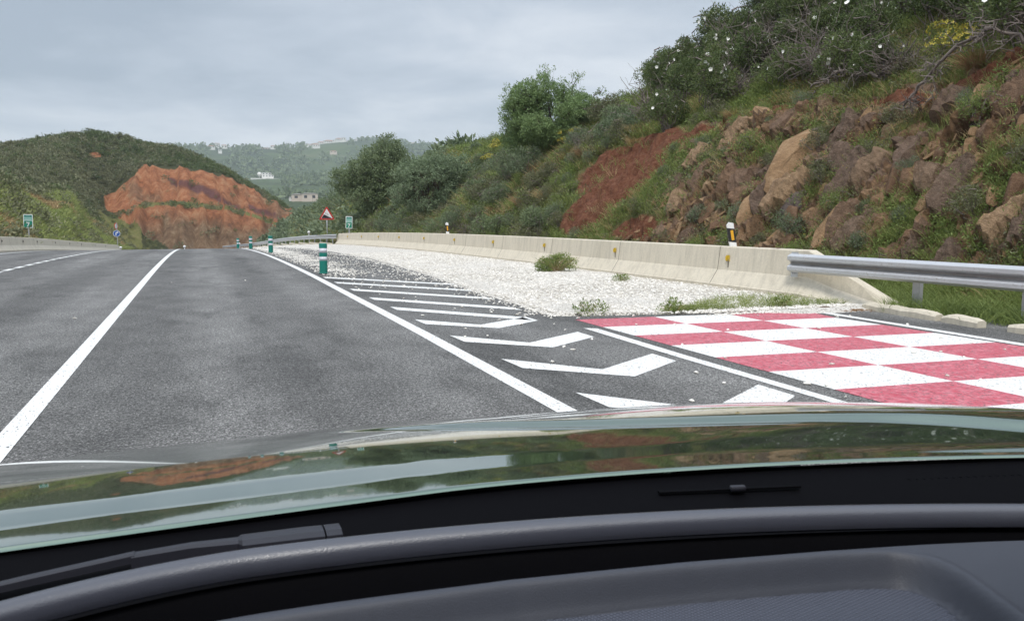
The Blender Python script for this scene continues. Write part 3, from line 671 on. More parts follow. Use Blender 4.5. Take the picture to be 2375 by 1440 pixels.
guardrail(gp, 'weathered steel guardrail beyond the far end of the concrete barrier, running towards the crest', [(float(np.interp(y, [58, 62, 80, 120, 150], [9.4, 9.15, 7.5, 5.2, 4.0])), y) for y in np.arange(61, 120, 2.)])
m = MB()
for y in np.arange(59.5, 110, 4.0):
    x = float(np.interp(y, [58, 62, 80, 120, 150], [9.4, 9.15, 7.5, 5.2, 4.0])) - .1; m.box((x - .25, y + 1.9, float(base(x, y)) + .04), (.16, 3.9, .12), math.atan(.07))
ko = m.build('kerb', M['concrete'], None); tag(ko, kind='structure')
# kerb stones by the near guardrail
for i, (xa, ya, xb_, yb_, lb) in enumerate([(9.20, 9.15, 8.99, 7.68, 'long weathered kerb stone starting at the end of the concrete barrier'),
                                  (8.98, 7.58, 8.88, 6.98, 'short rounded kerb stone with a gap of weeds after it'), (8.92, 6.62, 8.82, 4.6, 'kerb stone at the right edge of the view under the guardrail')]):
    cx, cy = (xa + xb_) / 2, (ya + yb_) / 2; ln = math.hypot(xa - xb_, ya - yb_); an = math.atan2(-(xa - xb_), ya - yb_)
    mm = MB(); N = max(4, int(ln / .12))
    V = []; F = []; sec = [(-.09, -.05), (-.09, .07), (-.06, .105), (.06, .11), (.09, .08), (.09, -.05)]
    for q in range(N + 1):
        yy = (q / N - .5) * ln; e = .75 if q in (0, N) else 1
        for a, b in sec: V.append((a * e + .008 * math.sin(yy * 9 + i), yy, b * (e if b > 0 else 1) + .006 * math.sin(yy * 13)))
    for q in range(N):
        for k in range(5): F.append((q * 6 + k, q * 6 + k + 1, (q + 1) * 6 + k + 1, (q + 1) * 6 + k))
    F.append(tuple(range(6))); F.append(tuple(range(N * 6 + 5, N * 6 - 1, -1)))
    k_ = poly('kerb_stone', V, F, M['concrete'], None, False); k_.location = (cx, cy, 0); k_.rotation_euler.z = an; tag(k_, lb, 'kerb stone', 'kerb stones under the near guardrail')

# ---------------------------------------------------------------- bollards, marker posts, signs
def make_bollard():
    rt = thing('bollard', (0, 0, 0), 'x', 'bollard')
    MB().lathe([(.125, 0), (.125, .02), (.098, .03), (.098, .32), (.092, .325), (.092, .425), (.098, .43), (.098, .512), (.092, .517), (.092, .632), (.098, .637), (.098, .735), (.085, .75), (.03, .752)], 24).build('body', M['bollard'], rt, False)
    for z0, z1 in ((.328, .424), (.52, .63)): MB().lathe([(.0945, z0), (.0945, z1)], 24).build('reflective_band', M['refl'], rt, True)
    MB().lathe([(.145, .0), (.145, .012), (.12, .022)], 24).build('foot', M['black'], rt)
    return rt
b0 = make_bollard()
for i, (x, y, lb) in enumerate([(2.86, 20.1, 'nearest and largest green and white striped bollard, beside the white hatching'), (3.02, 37.3, 'second green and white striped bollard from the camera'),
                               (2.92, 50.0, 'third green and white striped bollard, in front of the guardrail near the crest'), (2.80, 63.5, 'farthest and smallest green and white striped bollard at the road crest')]):
    L = (x, y, float(base(x, y)))
    if i == 0: b0.location = L; b0['label'] = lb; b0['group'] = 'green bollards along the ramp edge'
    else: dup(b0, L, .4 * i, 1, lb, 'green bollards along the ramp edge')
def marker(loc, label, tilt=0, rz=0):
    rt = thing('marker_post', loc, label, 'marker post', 'black and white marker posts on the barrier')
    rt.rotation_euler = (0, tilt, rz)
    w = .062; d = .05
    MB().prism([(-w, -.02), (w, -.02), (w, .44), (-w * .2, .47), (-w, .415)], -d, d).build('body', M['white'], rt)
    MB().prism([(-w - .003, .10), (w + .003, .065), (w + .003, .33), (-w - .003, .365)], -d - .004, d + .004).build('black_band', M['black'], rt)
    MB().box((.008, -d - .008, .215), (.052, .012, .19)).build('reflector', M['amber'], rt)
    return rt
marker((9.63, 12.95, .81), 'larger near black and white marker post with amber reflector on the barrier', R(-10), R(-25))
marker((9.63, 32.0, float(base(9.6, 32)) + .81), 'small far black and white marker post with amber reflector on the barrier', R(-5), R(-15))
def pin(x, y, h, label, up=0):
    z = float(base(x, y)) + up; rt = thing('reflector_post', (x, y, z), label, 'marker post', 'small white round headed marker posts')
    MB().box((0, 0, h / 2), (.09, .05, h)).build('post', M['white'], rt)
    MB().lathe([(.02, -.11), (.10, -.06), (.12, 0), (.10, .06), (.02, .11)], 14).build('head', M['white'], rt, True, loc=(0, 0, h + .09))
pin(8.75, 69.5, .16, 'small white round headed marker on the guardrail beside the gradient sign', .80)
pin(3.4, 75, .35, 'small white round headed marker at the crest left of the farthest bollard')
pin(-1.1, 77, .18, 'tiny white marker at the crest where the lane line disappears')
pin(-6.6, 82, .18, 'tiny white marker at the crest on the left carriageway')
def ngon(pts, y, m, name, parent, th=.004):
    return MB().prism(pts, -y - th, -y).build(name, m, parent)
def rrect(w, h, r, n=5):
    P = []
    for cx, cz, a0 in ((w / 2 - r, h / 2 - r, 0), (-w / 2 + r, h / 2 - r, 90), (-w / 2 + r, -h / 2 + r, 180), (w / 2 - r, -h / 2 + r, 270)):
        for k in range(n + 1): a = R(a0 + 90 * k / n); P.append((cx + r * math.cos(a), cz + r * math.sin(a)))
    return P
def rtri(s, r, n=5):
    P = []; h = s * math.sqrt(3) / 2
    for (cx, cz), a0 in (((0, h * 2 / 3 - 2 * r), 30), ((-s / 2 + r * math.sqrt(3), -h / 3 + r), 150), ((s / 2 - r * math.sqrt(3), -h / 3 + r), 270)):
        for k in range(n + 1): a = R(a0 + 120 * k / n); P.append((cx + r * math.cos(a), cz + r * math.sin(a)))
    return P
# steep gradient warning sign
gz = float(base(9.2, 67.5)); rt = thing('warning_sign', (9.98, 67.5, gz), 'red bordered triangular steep hill warning sign on a grey post behind the guardrail', 'road sign', rz=R(-8))
zc = 1.3 + (512 - 499.5) / 1864 * 67.6 - gz
MB().lathe([(.045, -.3), (.045, zc + .2)], 12).build('post', M['post'], rt, True, loc=(0, .05, 0))
pn = MB().prism(rtri(1.28, .07), -.012, .012).build('panel', M['red'], rt, loc=(0, 0, zc))
s = 1.28; q = rtri(.92, .02); ngon(q, .012, M['white'], 'white_field', pn)
h = .92 * math.sqrt(3) / 2
MB().prism([(-.43, -h / 3 + .015), (.40, -h / 3 + .015), (-.235, .065)], -.024, -.016).build('black_slope', M['black'], pn)
m = MB()
for k in range(3):
    cx = -.10 + k * .095; cz = .16 - k * .05
    m.prism([(cx - .03, cz + .06), (cx - .005, cz + .06), (cx + .02, cz - .02), (cx - .005, cz - .02)], -.024, -.016).prism([(cx - .01, cz - .05), (cx + .03, cz - .05), (cx + .02, cz - .075), (cx - .01, cz - .075)], -.024, -.016)
m.build('stones_mark', M['black'], pn)
def km_sign(x, y, w, h, zc, label, tilt):
    zb = float(base(min(x, 9), y)) if x > 0 else float(ground_left(x, y)); rt = thing('kilometre_sign', (x, y, zb), label, 'road sign', 'green kilometre signs', rz=tilt)
    MB().box((0, .04, (zc - zb) / 2 - .1), (.075, .04, zc - zb)).build('post', M['post'], rt)
    p = MB().prism(rrect(w, h, .06), -.01, .01).build('panel', M['white'], rt, loc=(0, 0, zc - zb)); p.rotation_euler = (0, R(2), 0)
    ngon(rrect(w - .07, h * .46, .03), .010, M['sign_green'], 'green_field', p).location = (0, 0, -h * .22)
    ngon(rrect(w - .07, h * .42, .03), .010, M['sign_teal'], 'teal_field', p).location = (0, 0, h * .24)
    MB().box((0, -.016, h * .37), (w * .72, .004, h * .11)).build('dark_strip', M['sign_dark'], p)
    MB().box((0, -.016, h * .24), (w * .78, .004, h * .012)).box((0, -.016, h * .14), (w * .70, .004, h * .012)).box((0, -.016, h * .09), (w * .78, .004, h * .02)).build('white_rule', M['white'], p)
    MB().box((0, -.0195, h * .37), (w * .46, .003, h * .05)).build('pale_mark', M['sign_teal'], p)
    for tx, sz, zz in (('km', .15, -h * .10), ('7', .34, -h * .28)):
        o = bpy.data.objects.new('lettering', text_mesh(tx, sz)); link(o, p); o.data.materials.append(M['white']); o.rotation_euler = (R(90), 0, 0); o.location = (0, -.019, zz)
km_sign(9.95, 57.0, .46, .86, 1.3 - 4 / 1864 * 57, 'small green and white kilometre sign reading 7 right of the triangular warning sign', R(-6))
km_sign(-10.25, 60.6, .54, .88, 1.3 - .8 / 1864 * 60, 'small green and white kilometre sign reading 7 behind the far left barrier', R(10))
# blue mandatory arrow sign with a second disc turned away
zb = float(prof(118)); rt = thing('arrow_sign', (-9.9, 118, zb), 'round blue arrow sign under a red disc turned edge on, past the left barrier', 'road sign', rz=R(4))
z1 = 1.3 - 26.5 / 1864 * 118 - zb
MB().lathe([(.05, -.5), (.05, z1 + 1.4)], 10).build('post', M['post'], rt, loc=(.06, .06, 0))
def disc(r, n=28): return [(r * math.cos(2 * math.pi * k / n), r * math.sin(2 * math.pi * k / n)) for k in range(n)]
p = MB().prism(disc(.43), -.02, .02).build('panel', M['white'], rt, loc=(0, 0, z1)); ngon(disc(.385), .02, M['blue'], 'blue_field', p)
MB().prism([(-.13, -.25), (-.03, -.25), (-.03, .02), (0, .08), (.08, .10), (.08, .0), (.24, .15), (.08, .30), (.08, .20), (-.05, .19), (-.13, .08)], -.032, -.025).build('arrow', M['white'], p)
p2 = MB().prism(disc(.43), -.02, .02).build('upper_disc', M['red'], rt, loc=(-.02, 0, z1 + .96)); p2.rotation_euler = (0, R(-10), R(62)); ngon(disc(.33), .02, M['white'], 'white_field', p2)

# ---------------------------------------------------------------- plants
import bmesh
RS = np.random.default_rng(11)
def lumps(n, rx, ry, rz, zc, r0, rs, top=.2):
    C = []
    for k in range(n):
        v = sph(rs, 1)[0]; v[2] = abs(v[2]) * 1.1 - top; q = rs.uniform(.45, .95)
        C.append((v[0] * rx * q, v[1] * ry * q, zc + v[2] * rz * q, r0 * rs.uniform(.6, 1.25)))
    return C
def foliage(C, n, size, width, rs, outward=.8, up=.25, shell=.55):
    w = np.array([c[3] ** 2 for c in C]); w /= w.sum(); ch = rs.choice(len(C), n, p=w); A = np.array(C)[ch]
    v = sph(rs, n); r = A[:, 3:4] * (shell + (1 - shell) * rs.uniform(0, 1, (n, 1)) ** .7) * (1 + .25 * rs.normal(size=(n, 1)) * .5)
    P = A[:, :3] + v * r; D = v * outward + sph(rs, n) * .8; D[:, 2] += up
    return leafquads(P, D, size, width, rs)
def limb(a, b, rs, n=6, wob=.12, sag=0):
    a = np.array(a, float); b = np.array(b, float); t = np.linspace(0, 1, n)[:, None]; L = np.linalg.norm(b - a)
    p = a + (b - a) * t; p += rs.normal(0, wob * L / n, p.shape) * np.sin(t * math.pi) * 1.5; p[:, 2] += (sag * L * np.sin(t * math.pi))[:, 0]; return p
def shrub_parts(rt, C, nleaf, size, width, leaf, wood='twig', r0=.02, flowers=0, fcol='petal', fsize=.035, rs=RS, twigs=2, base_r=.08, wispy=0):
    V, F = foliage(C, nleaf, size, width, rs)
    fast('foliage', V, F, M[leaf], rt)
    P = []
    for c in C:
        s = np.array([rs.normal(0, base_r), rs.normal(0, base_r), -.08]); P.append(limb(s, c[:3], rs, 6, .3, .05))
        for q in range(twigs):
            v = sph(rs, 1)[0]; v[2] = abs(v[2]) * .8; e = np.array(c[:3]) + v * c[3] * (1.05 + wispy * rs.uniform(0, 1)); P.append(limb(P[-1][-1] if q else P[-1][3], e, rs, 5, .3))
    V, F = tubes(P, r0, r0 * .25, 4); fast('stems', V, F, M[wood], rt)
    if flowers:
        w = np.array([c[3] ** 2 for c in C]); ch = rs.choice(len(C), flowers, p=w / w.sum()); out = []
        for i in ch:
            v = sph(rs, 1)[0]; v[2] = abs(v[2]) * .7; c = np.array(C[i][:3]) + v * C[i][3] * 1.06
            nrm = v + rs.normal(0, .4, 3); nrm /= np.linalg.norm(nrm); a = np.cross(nrm, [.2, .3, .9]); a /= np.linalg.norm(a); b = np.cross(nrm, a)
            n5 = 5 if fcol == 'petal' else 3
            P_ = np.repeat(c[None], n5, 0); th = np.arange(n5) * 2 * math.pi / n5; D = np.cos(th)[:, None] * a + np.sin(th)[:, None] * b + nrm * .35
            L_ = fsize * rs.uniform(.8, 1.2); s2 = np.cross(D, nrm); s2 /= np.linalg.norm(s2, axis=1)[:, None]; mid = P_ + D * L_ * .65
            V = np.stack([P_, mid + s2 * L_ * .5, P_ + D * L_, mid - s2 * L_ * .5], 1).reshape(-1, 3); out.append((V, np.arange(4 * n5).reshape(-1, 4)))
        if flowers > 60:
            V, F = cat(out); tag(fast('flowers', V, F, M[fcol], rt), kind='stuff')
        else:
            for V, F in out: fast('flower', V, F, M[fcol], rt)
def proto(name, label, cat_, group, C, **k):
    rt = thing(name, (0, 0, 0), label, cat_, group); shrub_parts(rt, C, **k); rt['fresh'] = 1; return rt
def place(p, x, y, fn, rz, sc, label=None, group=None, sink=.06):
    L = (x, y, float(fn(x, y)) - sink)
    if 'fresh' in p:
        del p['fresh']; p.location = L; p.rotation_euler = (0, 0, rz); p.scale = (sc, sc, sc)
        if label: p['label'] = label
        return p
    return dup(p, L, rz, sc, label, group)
def poisson(n, x0, x1, y0, y1, dmin, rs, ok=lambda x, y: True, tries=6000):
    P = []
    for _ in range(tries):
        x = rs.uniform(x0, x1); y = rs.uniform(y0, y1)
        if not ok(x, y): continue
        if all((x - a) ** 2 + (y - b) ** 2 > dmin * dmin for a, b in P): P.append((x, y))
        if len(P) >= n: break
    return P
def grp(l): return l
# --- flowering dark shrubs crowning the cutting
CI = [proto('flowering_shrub', 'dark leafy shrub dotted with white flowers, on top of the rocky cutting', 'shrub', 'white flowered shrubs on top of the cutting',
            lumps(13, .85, .85, .75, .85, .33, RS), nleaf=5200, size=.08, width=.4, leaf='leaf_dark', r0=.022, flowers=fl, fsize=.06, wispy=.8) for fl in (12, 7, 18)]
spots = poisson(250, 14.0, 30, -6, 33, 1.05, RS, lambda x, y: (x / max(y, .1) > .60 or y < 0) and x > 14.4 + .45 * float(fbm(np.array(y * .4), np.array(3.), 7)) + max(0, y - 24) * .12, 12000)
for i, (x, y) in enumerate(spots): place(CI[i % 3] if i >= 3 else CI[i], x, y, ground_right, RS.uniform(0, 6.3), RS.uniform(.7, 1.15) * (1.0 if x < 20 else 1.25))
# --- bare grey bushes among them
def twig_bush(rs, n=70, L=1.0):
    P = []
    for k in range(n):
        th = rs.uniform(0, 6.3); el = rs.uniform(.25, 1.3); d = np.array([math.cos(th) * math.cos(el), math.sin(th) * math.cos(el), math.sin(el)]); l = L * rs.uniform(.5, 1.15)
        p = limb([rs.normal(0, .05), rs.normal(0, .05), -.05], d * l, rs, 7, .35, .12); P.append(p)
        for q in range(4):
            i = rs.integers(2, 6); v = d + sph(rs, 1)[0] * .9; P.append(limb(p[i], p[i] + v * l * .35, rs, 4, .4))
    return P
BB = []
for k in range(2):
    rt = thing('bare_bush', (0, 0, 0), 'tangled leafless grey brown bush among the green shrubs on the cutting', 'bush', 'bare grey bushes on the cutting')
    V, F = tubes(twig_bush(RS), .011, .003, 3); fast('twigs', V, F, M['twig'], rt); rt['fresh'] = 1; BB.append(rt)
sp2 = poisson(26, 14.4, 21, 2, 28, 1.5, RS, lambda x, y: x / y > .59)
for i, (x, y) in enumerate(sp2): place(BB[i % 2], x, y, ground_right, RS.uniform(0, 6.3), RS.uniform(.9, 1.6))
# --- rounded low shrubs on the slope
RD = [proto('round_shrub', 'low rounded grey green shrub on the slope behind the concrete barrier', 'shrub', 'low round shrubs on the slope',
            lumps(8, .45, .45, .4, .32, .24, RS), nleaf=1500, size=.06, width=.3, leaf=lf, r0=.012) for lf in ('leaf_grey', 'leaf_green', 'leaf_scrub')]
okr = lambda x, y: float(red_mask(np.array(x), np.array(y))) < .3 and (float(rock_mask(np.array(x), np.array(y))) < .4 or RS.uniform() < .62)
sp3 = poisson(110, 10.9, 14.6, 3, 30, .62, RS, okr) + poisson(120, 10.9, 19, 26, 62, 1.05, RS, okr)
for i, (x, y) in enumerate(sp3): place(RD[i % 3], x, y, ground_right, RS.uniform(0, 6.3), RS.uniform(.4, .85) * (1.0 if y < 26 else 1.6))
BS = []
for lf in ('leaf_grey', 'leaf_scrub', 'leaf_tree'):
    BS.append(proto('slope_bush', 'loose rounded bush on the grassy part of the slope under the ridge tree', 'bush', 'loose bushes on the grassy slope', lumps(14, .75, .7, .5, .38, .27, RS), nleaf=4200, size=.07, width=.32, leaf=lf, r0=.014, wispy=.5))
for i, (x, y) in enumerate(poisson(64, 11.2, 16.5, 26, 64, 1.2, RS, okr)): place(BS[i % 3], x, y, ground_right, RS.uniform(0, 6.3), RS.uniform(.7, 1.45))
for i, (x, y) in enumerate(poisson(26, 11.0, 16.5, 24, 60, 1.6, RS, okr)): place(BB[i % 2], x, y, ground_right, RS.uniform(0, 6.3), RS.uniform(.45, .9))
# --- dry russet clumps
def clump(rs, n, h, spread, w):
    th = rs.uniform(0, 6.3, n); r = np.abs(rs.normal(0, .08, n)); P = np.stack([r * np.cos(th), r * np.sin(th), np.zeros(n)], 1)
    D = np.stack([np.cos(th) * spread, np.sin(th) * spread, np.ones(n)], 1) + rs.normal(0, .18, (n, 3))
    D /= np.linalg.norm(D, axis=1)[:, None]; s = np.cross(D, sph(rs, n)); s /= np.linalg.norm(s, axis=1)[:, None]; L = h * rs.uniform(.5, 1.2, (n, 1))
    m = P + D * L * .55; t = P + D * L + np.stack([np.cos(th), np.sin(th), -np.ones(n) * .6], 1) * L * .18
    V = np.stack([P - s * w * .5, P + s * w * .5, m + s * w * .5, m - s * w * .5, t + s * w * .15, t - s * w * .15], 1).reshape(-1, 3)
    k = np.arange(n)[:, None] * 6; F = np.concatenate([k + np.array([[0, 1, 2, 3]]), k + np.array([[3, 2, 4, 5]])], 0); return V, F
DR = []
for mt in ('rust', 'dry'):
    rt = thing('dry_clump', (0, 0, 0), 'clump of dry brown stalks on the slope of the cutting', 'dry plant', 'dry clumps on the cutting')
    V, F = clump(RS, 600, .55, .75, .008); fast('stalks', V, F, M[mt], rt); rt['fresh'] = 1; DR.append(rt)
sp4 = poisson(14, 14.0, 15.6, 4, 27, .9, RS) + poisson(40, 10.8, 17, 24, 58, 1.3, RS, okr) + poisson(30, 10.7, 12, 44, 62, .5, RS)
for i, (x, y) in enumerate(sp4): place(DR[i % 2], x, y, ground_right, RS.uniform(0, 6.3), RS.uniform(.55, 1.2))
# --- yellow broom
BR = proto('yellow_broom', 'x', 'shrub', 'yellow flowering broom bushes on the slope', lumps(8, .5, .5, .55, .5, .26, RS), nleaf=1200, size=.07, width=.2, leaf='leaf_green', r0=.014, flowers=300, fcol='yellow', fsize=.042)
for x, y, s, lb in ((17.2, 46.0, 1.15, 'bright yellow broom highest on the grassy ridge left of the tall tree'), (16.2, 45.2, 1.1, 'bright yellow broom on the slope just below the ridge top broom'), (15.5, 46.6, .8, 'small yellow broom lowest of the ridge group, nearest the olive coloured tree'),
                    (14.9, 31.5, 1.1, 'yellow flowering bush beside the foot of the tall ridge tree'), (15.0, 12.9, .95, 'yellow flowering bush under the white flowered shrubs at upper right'), (11.2, 34.5, .6, 'small yellow flowering plant behind the far black and white marker post'), (20.3, 39.0, .9, 'yellow bush on the skyline right of the tall ridge tree')):
    place(BR, x, y, ground_right, RS.uniform(0, 6), s, lb)
# --- dead branches hanging over the cut edge
def dead_branch(loc, label, pts, rs):
    rt = thing('dead_branch', loc, label, 'branch'); P = []
    for a, b in zip(pts[:-1], pts[1:]): P.append(limb(a, b, rs, 6, .25))
    fast('limb', *tubes(P, .035, .022, 6), M['twig'], rt, True); Q = []
    for p in P:
        for k in range(9):
            i = rs.integers(0, 6); v = sph(rs, 1)[0]; v[2] = v[2] * .5 - .1; e = p[i] + v * rs.uniform(.25, .8); q = limb(p[i], e, rs, 6, .5); Q.append(q)
            for z in range(3): Q.append(limb(q[3], q[3] + sph(rs, 1)[0] * .28, rs, 4, .5))
    fast('twigs', *tubes(Q, .012, .004, 3), M['twig'], rt)
dead_branch((13.7, 11.2, float(ground_right(13.7, 11.2)) + .1), 'large dead pale branch arching over the cut edge at the right', [(.1, -.9, .5), (-.25, -.5, .85), (-.3, .2, .7), (-.45, .8, .1), (-.5, 1.2, -.3)], RS)
dead_branch((13.9, 10.0, float(ground_right(13.9, 10.0)) + .1), 'smaller dead pale branch standing up beside the large arching one', [(0, 0, -.1), (-.15, .1, .5), (-.05, .2, 1.0)], RS)
dead_branch((14.3, 15.2, float(ground_right(14.3, 15.2)) + .05), 'dead brown branch lying below the shrubs above the bare rocks', [(0, -1., .2), (-.1, 0, .5), (-.2, .9, .25)], RS)
# --- angular rocks
def rock_mesh(rs, d, m, n=22, ex=.6):
    bm = bmesh.new()
    for k in range(n):
        v = sph(rs, 1)[0]; q = np.sign(v) * np.abs(v) ** ex; bm.verts.new((q[0] * d[0] / 2, q[1] * d[1] / 2, q[2] * d[2] / 2))
    r = bmesh.ops.convex_hull(bm, input=bm.verts); bmesh.ops.delete(bm, geom=[g for g in r['geom_interior'] if isinstance(g, bmesh.types.BMVert)], context='VERTS')
    bmesh.ops.bevel(bm, geom=bm.edges[:], offset=min(d) * .04, segments=1, affect='EDGES')
    me = bpy.data.meshes.new('rock'); bm.to_mesh(me); bm.free(); me.materials.append(m); return me
def rockmat(name, a, b, c):
    t = NT(name); n = t.noise(3, 6, .7); st = t.noise(9, 6, .75, t.mapping((1, .3, 1), (0, R(20), 0))); n3 = t.noise(30, 4, .7)
    col = t.ramp(t.mix(.5, n, st), [(.3, a), (.5, b), (.7, c)]); col = t.mix(t.ramp(n3, [(.35, .3), (.5, 0.)]), col, tuple(q * .5 for q in a)); t.bump(t.math('ADD', st, n3), .9, .03); return t.fin(col, .9, 0, .15)
M['rock_tan'] = rockmat('tan_rock', (.15, .09, .05), (.30, .19, .105), (.44, .31, .19)); M['rock_brown'] = rockmat('brown_rock', (.07, .042, .028), (.16, .095, .058), (.28, .185, .12)); M['rock_grey'] = rockmat('grey_rock', (.07, .056, .05), (.14, .11, .10), (.24, .20, .18))
def slab(loc, d, rot, m, label, rs=RS):
    o = bpy.data.objects.new('rock_slab', rock_mesh(rs, d, M[m], 26, .95)); link(o); o.location = loc; o.rotation_euler = rot; tag(o, label, 'rock', 'large slabs in the rocky cutting')
slab((12.68, 14.9, 2.72), (2.4, .95, .65), (R(24), R(-50), R(6)), 'rock_tan', 'long smooth tan rock slab in the middle of the cutting, tallest of the slabs')
slab((11.9, 15.2, 1.5), (1.35, .85, .45), (R(26), R(-52), R(10)), 'rock_tan', 'broad tan rock slab below the longest slab, above the barrier')
slab((11.62, 12.55, 1.15), (1.5, .5, .4), (R(20), R(-48), R(5)), 'rock_tan', 'orange tan rock slab right of the near marker post, just above the barrier')
slab((12.1, 14.1, 1.75), (1.1, .6, .4), (R(20), R(-50), R(5)), 'rock_grey', 'grey purple rock slab directly right of the broad tan one')
slab((11.7, 17.3, 1.05), (.8, .5, .4), (R(25), R(-44), R(12)), 'rock_brown', 'brown pointed rock slab left of the near marker post')
slab((13.3, 17.0, 3.2), (1.2, .45, .4), (R(22), R(-52), R(4)), 'rock_brown', 'narrow brown rock slab near the top left of the bare rocks')
RK = [rock_mesh(RS, (1, RS.uniform(.45, .8), RS.uniform(.3, .6)), M[m], 16) for m in ('rock_brown', 'rock_tan', 'rock_tan', 'rock_brown', 'rock_tan')]
sp5 = poisson(240, 10.9, 13.9, 5, 20.8, .24, RS, lambda x, y: float(fbm(np.array(x * .7), np.array(y * .7), 77)) > -.2, 7000)
for i, (x, y) in enumerate(sp5):
    o = bpy.data.objects.new('rock', RK[i % 5]); link(o); s = RS.uniform(.10, .24) + (.3 * RS.uniform() if i % 4 == 0 else 0); o.scale = (s * 1.6, s, s * .85); o.location = (x - .1, y, float(ground_right(x, y)) - .02)
    o.rotation_euler = (RS.uniform(-.5, .5), R(-48) + RS.uniform(-.45, .45), RS.uniform(-.5, .7)); tag(o, 'angular brown stone bedded in the rocky face behind the barrier', 'rock', 'stones in the rocky face')
for x, y, z, s, lb in ((9.56, 11.55, .825, .05, 'flat brown stone lying on top of the barrier end'), (9.58, 12.1, .82, .035, 'smaller stone lying on top of the barrier, left of the flat one'), (8.55, 9.28, .03, .10, 'brown stone in the litter at the foot of the barrier end')):
    o = bpy.data.objects.new('stone', RK[0]); link(o); o.scale = (s * 1.7, s * 1.4, s); o.location = (x, y, z); tag(o, lb, 'stone')

# --- trees
def tree(name, x, y, fn, label, C, nleaf, leaf, size, width, trunk_r, rs, group=None, forks=3, wood='bark', z0=.0, lean=(0, 0)):
    rt = thing(name, (x, y, float(fn(x, y)) - .15), label, 'tree', group)
    top = np.array([lean[0], lean[1], max(.5, min(c[2] for c in C) * .75)]); P = [limb([0, 0, -.2], top, rs, 7, .2)]
    tr = tubes(P, trunk_r, trunk_r * .7, 9); fast('trunk', *tr, M[wood], rt, True); P = []
    for c in C:
        a = P and P[rs.integers(0, len(P))][2] if rs.uniform() < .35 and P else top; P.append(limb(a, c[:3], rs, 7, .28, .06))
    Q = []
    for p, c in zip(P, C):
        for k in range(7):
            v = sph(rs, 1)[0]; v[2] = abs(v[2]) * .9 - .2; Q.append(limb(p[rs.integers(3, 7)], np.array(c[:3]) + v * c[3] * rs.uniform(.8, 1.1), rs, 5, .3))
    fast('limbs', *cat([tubes(P, trunk_r * .45, trunk_r * .12, 6), tubes(Q, trunk_r * .12, trunk_r * .03, 3)]), M[wood], rt)
    # leaves sit in many small sprays carried by the lumps, so gaps stay open between them
    w = np.array([c[3] ** 2 for c in C]); ns = nleaf // 26; ch = rs.choice(len(C), ns, p=w / w.sum()); A = np.array(C)[ch]; v = sph(rs, ns); v[:, 2] = v[:, 2] * .8 + .12
    S = A[:, :3] + v * A[:, 3:4] * rs.uniform(.45, 1.12, (ns, 1)); CC = [(s[0], s[1], s[2], a[3] * .2 * rs.uniform(.6, 1.3)) for s, a in zip(S, A)]
    V, F = foliage(CC, nleaf, size, width, rs, .7, .35, .1); fast('crown', V, F, M[leaf], rt)
    return rt
M['leaf_fresh'] = leafmat('ridge_tree_leaf', G((.06, .095, .04), (.11, .16, .065), (.16, .22, .09), (.24, .30, .15)))
rs = np.random.default_rng(21)
def crown(rx, ry, rz, zc, n, r, rs, low=-.7):
    C = []
    for k in range(n):
        v = sph(rs, 1)[0]; v[2] = max(v[2], low); q = rs.uniform(.55, .92); C.append((v[0] * rx * q, v[1] * ry * q, zc + v[2] * rz * q, r * rs.uniform(.7, 1.25)))
    return C
tree('carob_tree', 13.4, 62.5, ground_right, 'large dark bushy tree leftmost on the slope, above the green kilometre sign', crown(3.1, 2.8, 2.75, 3.0, 30, 1.15, rs, -.95), 60000, 'leaf_tree', .15, .5, .28, rs)
tree('olive_tree', 13.0, 45.6, ground_right, 'broad grey green tree on the slope right of the large dark tree', crown(2.35, 2.1, 1.75, 1.85, 26, .85, rs, -.98), 52000, 'leaf_olive', .11, .42, .2, rs)
tree('ridge_tree', 14.9, 33.2, ground_right, 'tall loose crowned tree standing alone on the ridge against the sky', crown(2.15, 1.95, 1.8, 1.6, 42, .66, rs, -.97) + [(1.75, -.8, 2.3, .4), (1.9, -.9, 2.9, .3), (1.0, -.3, 3.5, .36), (-.3, .2, 3.75, .4), (-.9, .3, 3.4, .35), (1.5, -.6, 1.6, .5), (2.0, -1.0, 1.9, .4)], 90000, 'leaf_fresh', .085, .46, .11, rs)
tree('dark_tree', 17.6, 45.0, ground_right, 'small dark narrow tree half hidden behind the left side of the ridge tree', crown(.65, .65, .95, 1.1, 10, .42, rs), 9000, 'leaf_dark', .07, .45, .07, rs)
for x, y, s, lb in ((11.9, 66, .8, 'dark shrub below the left edge of the large dark tree, behind the warning sign'), (12.6, 53, .75, 'dark shrub between the two big trees, above the kilometre sign'), (13.5, 84, 1.3, 'bushy green shrub left of the large dark tree on the cutting edge'), (17.5, 96, 1.5, 'far bushy shrub on the skyline left of the large dark tree'), (17.0, 58, .8, 'grey shrub on the ridge behind the broad grey green tree'), (17.6, 52, .5, 'rounded shrub on the grassy ridge right of the broad tree')):
    C = crown(1.5 * s, 1.4 * s, 1.1 * s, .9 * s, 9, .62 * s, rs, -.6); rt = thing('bushy_shrub', (x, y, float(ground_right(x, y)) - .1), lb, 'shrub'); shrub_parts(rt, C, 5200, .13, .4, 'leaf_tree' if s > .95 else 'leaf_grey', 'twig', .03, rs=rs)
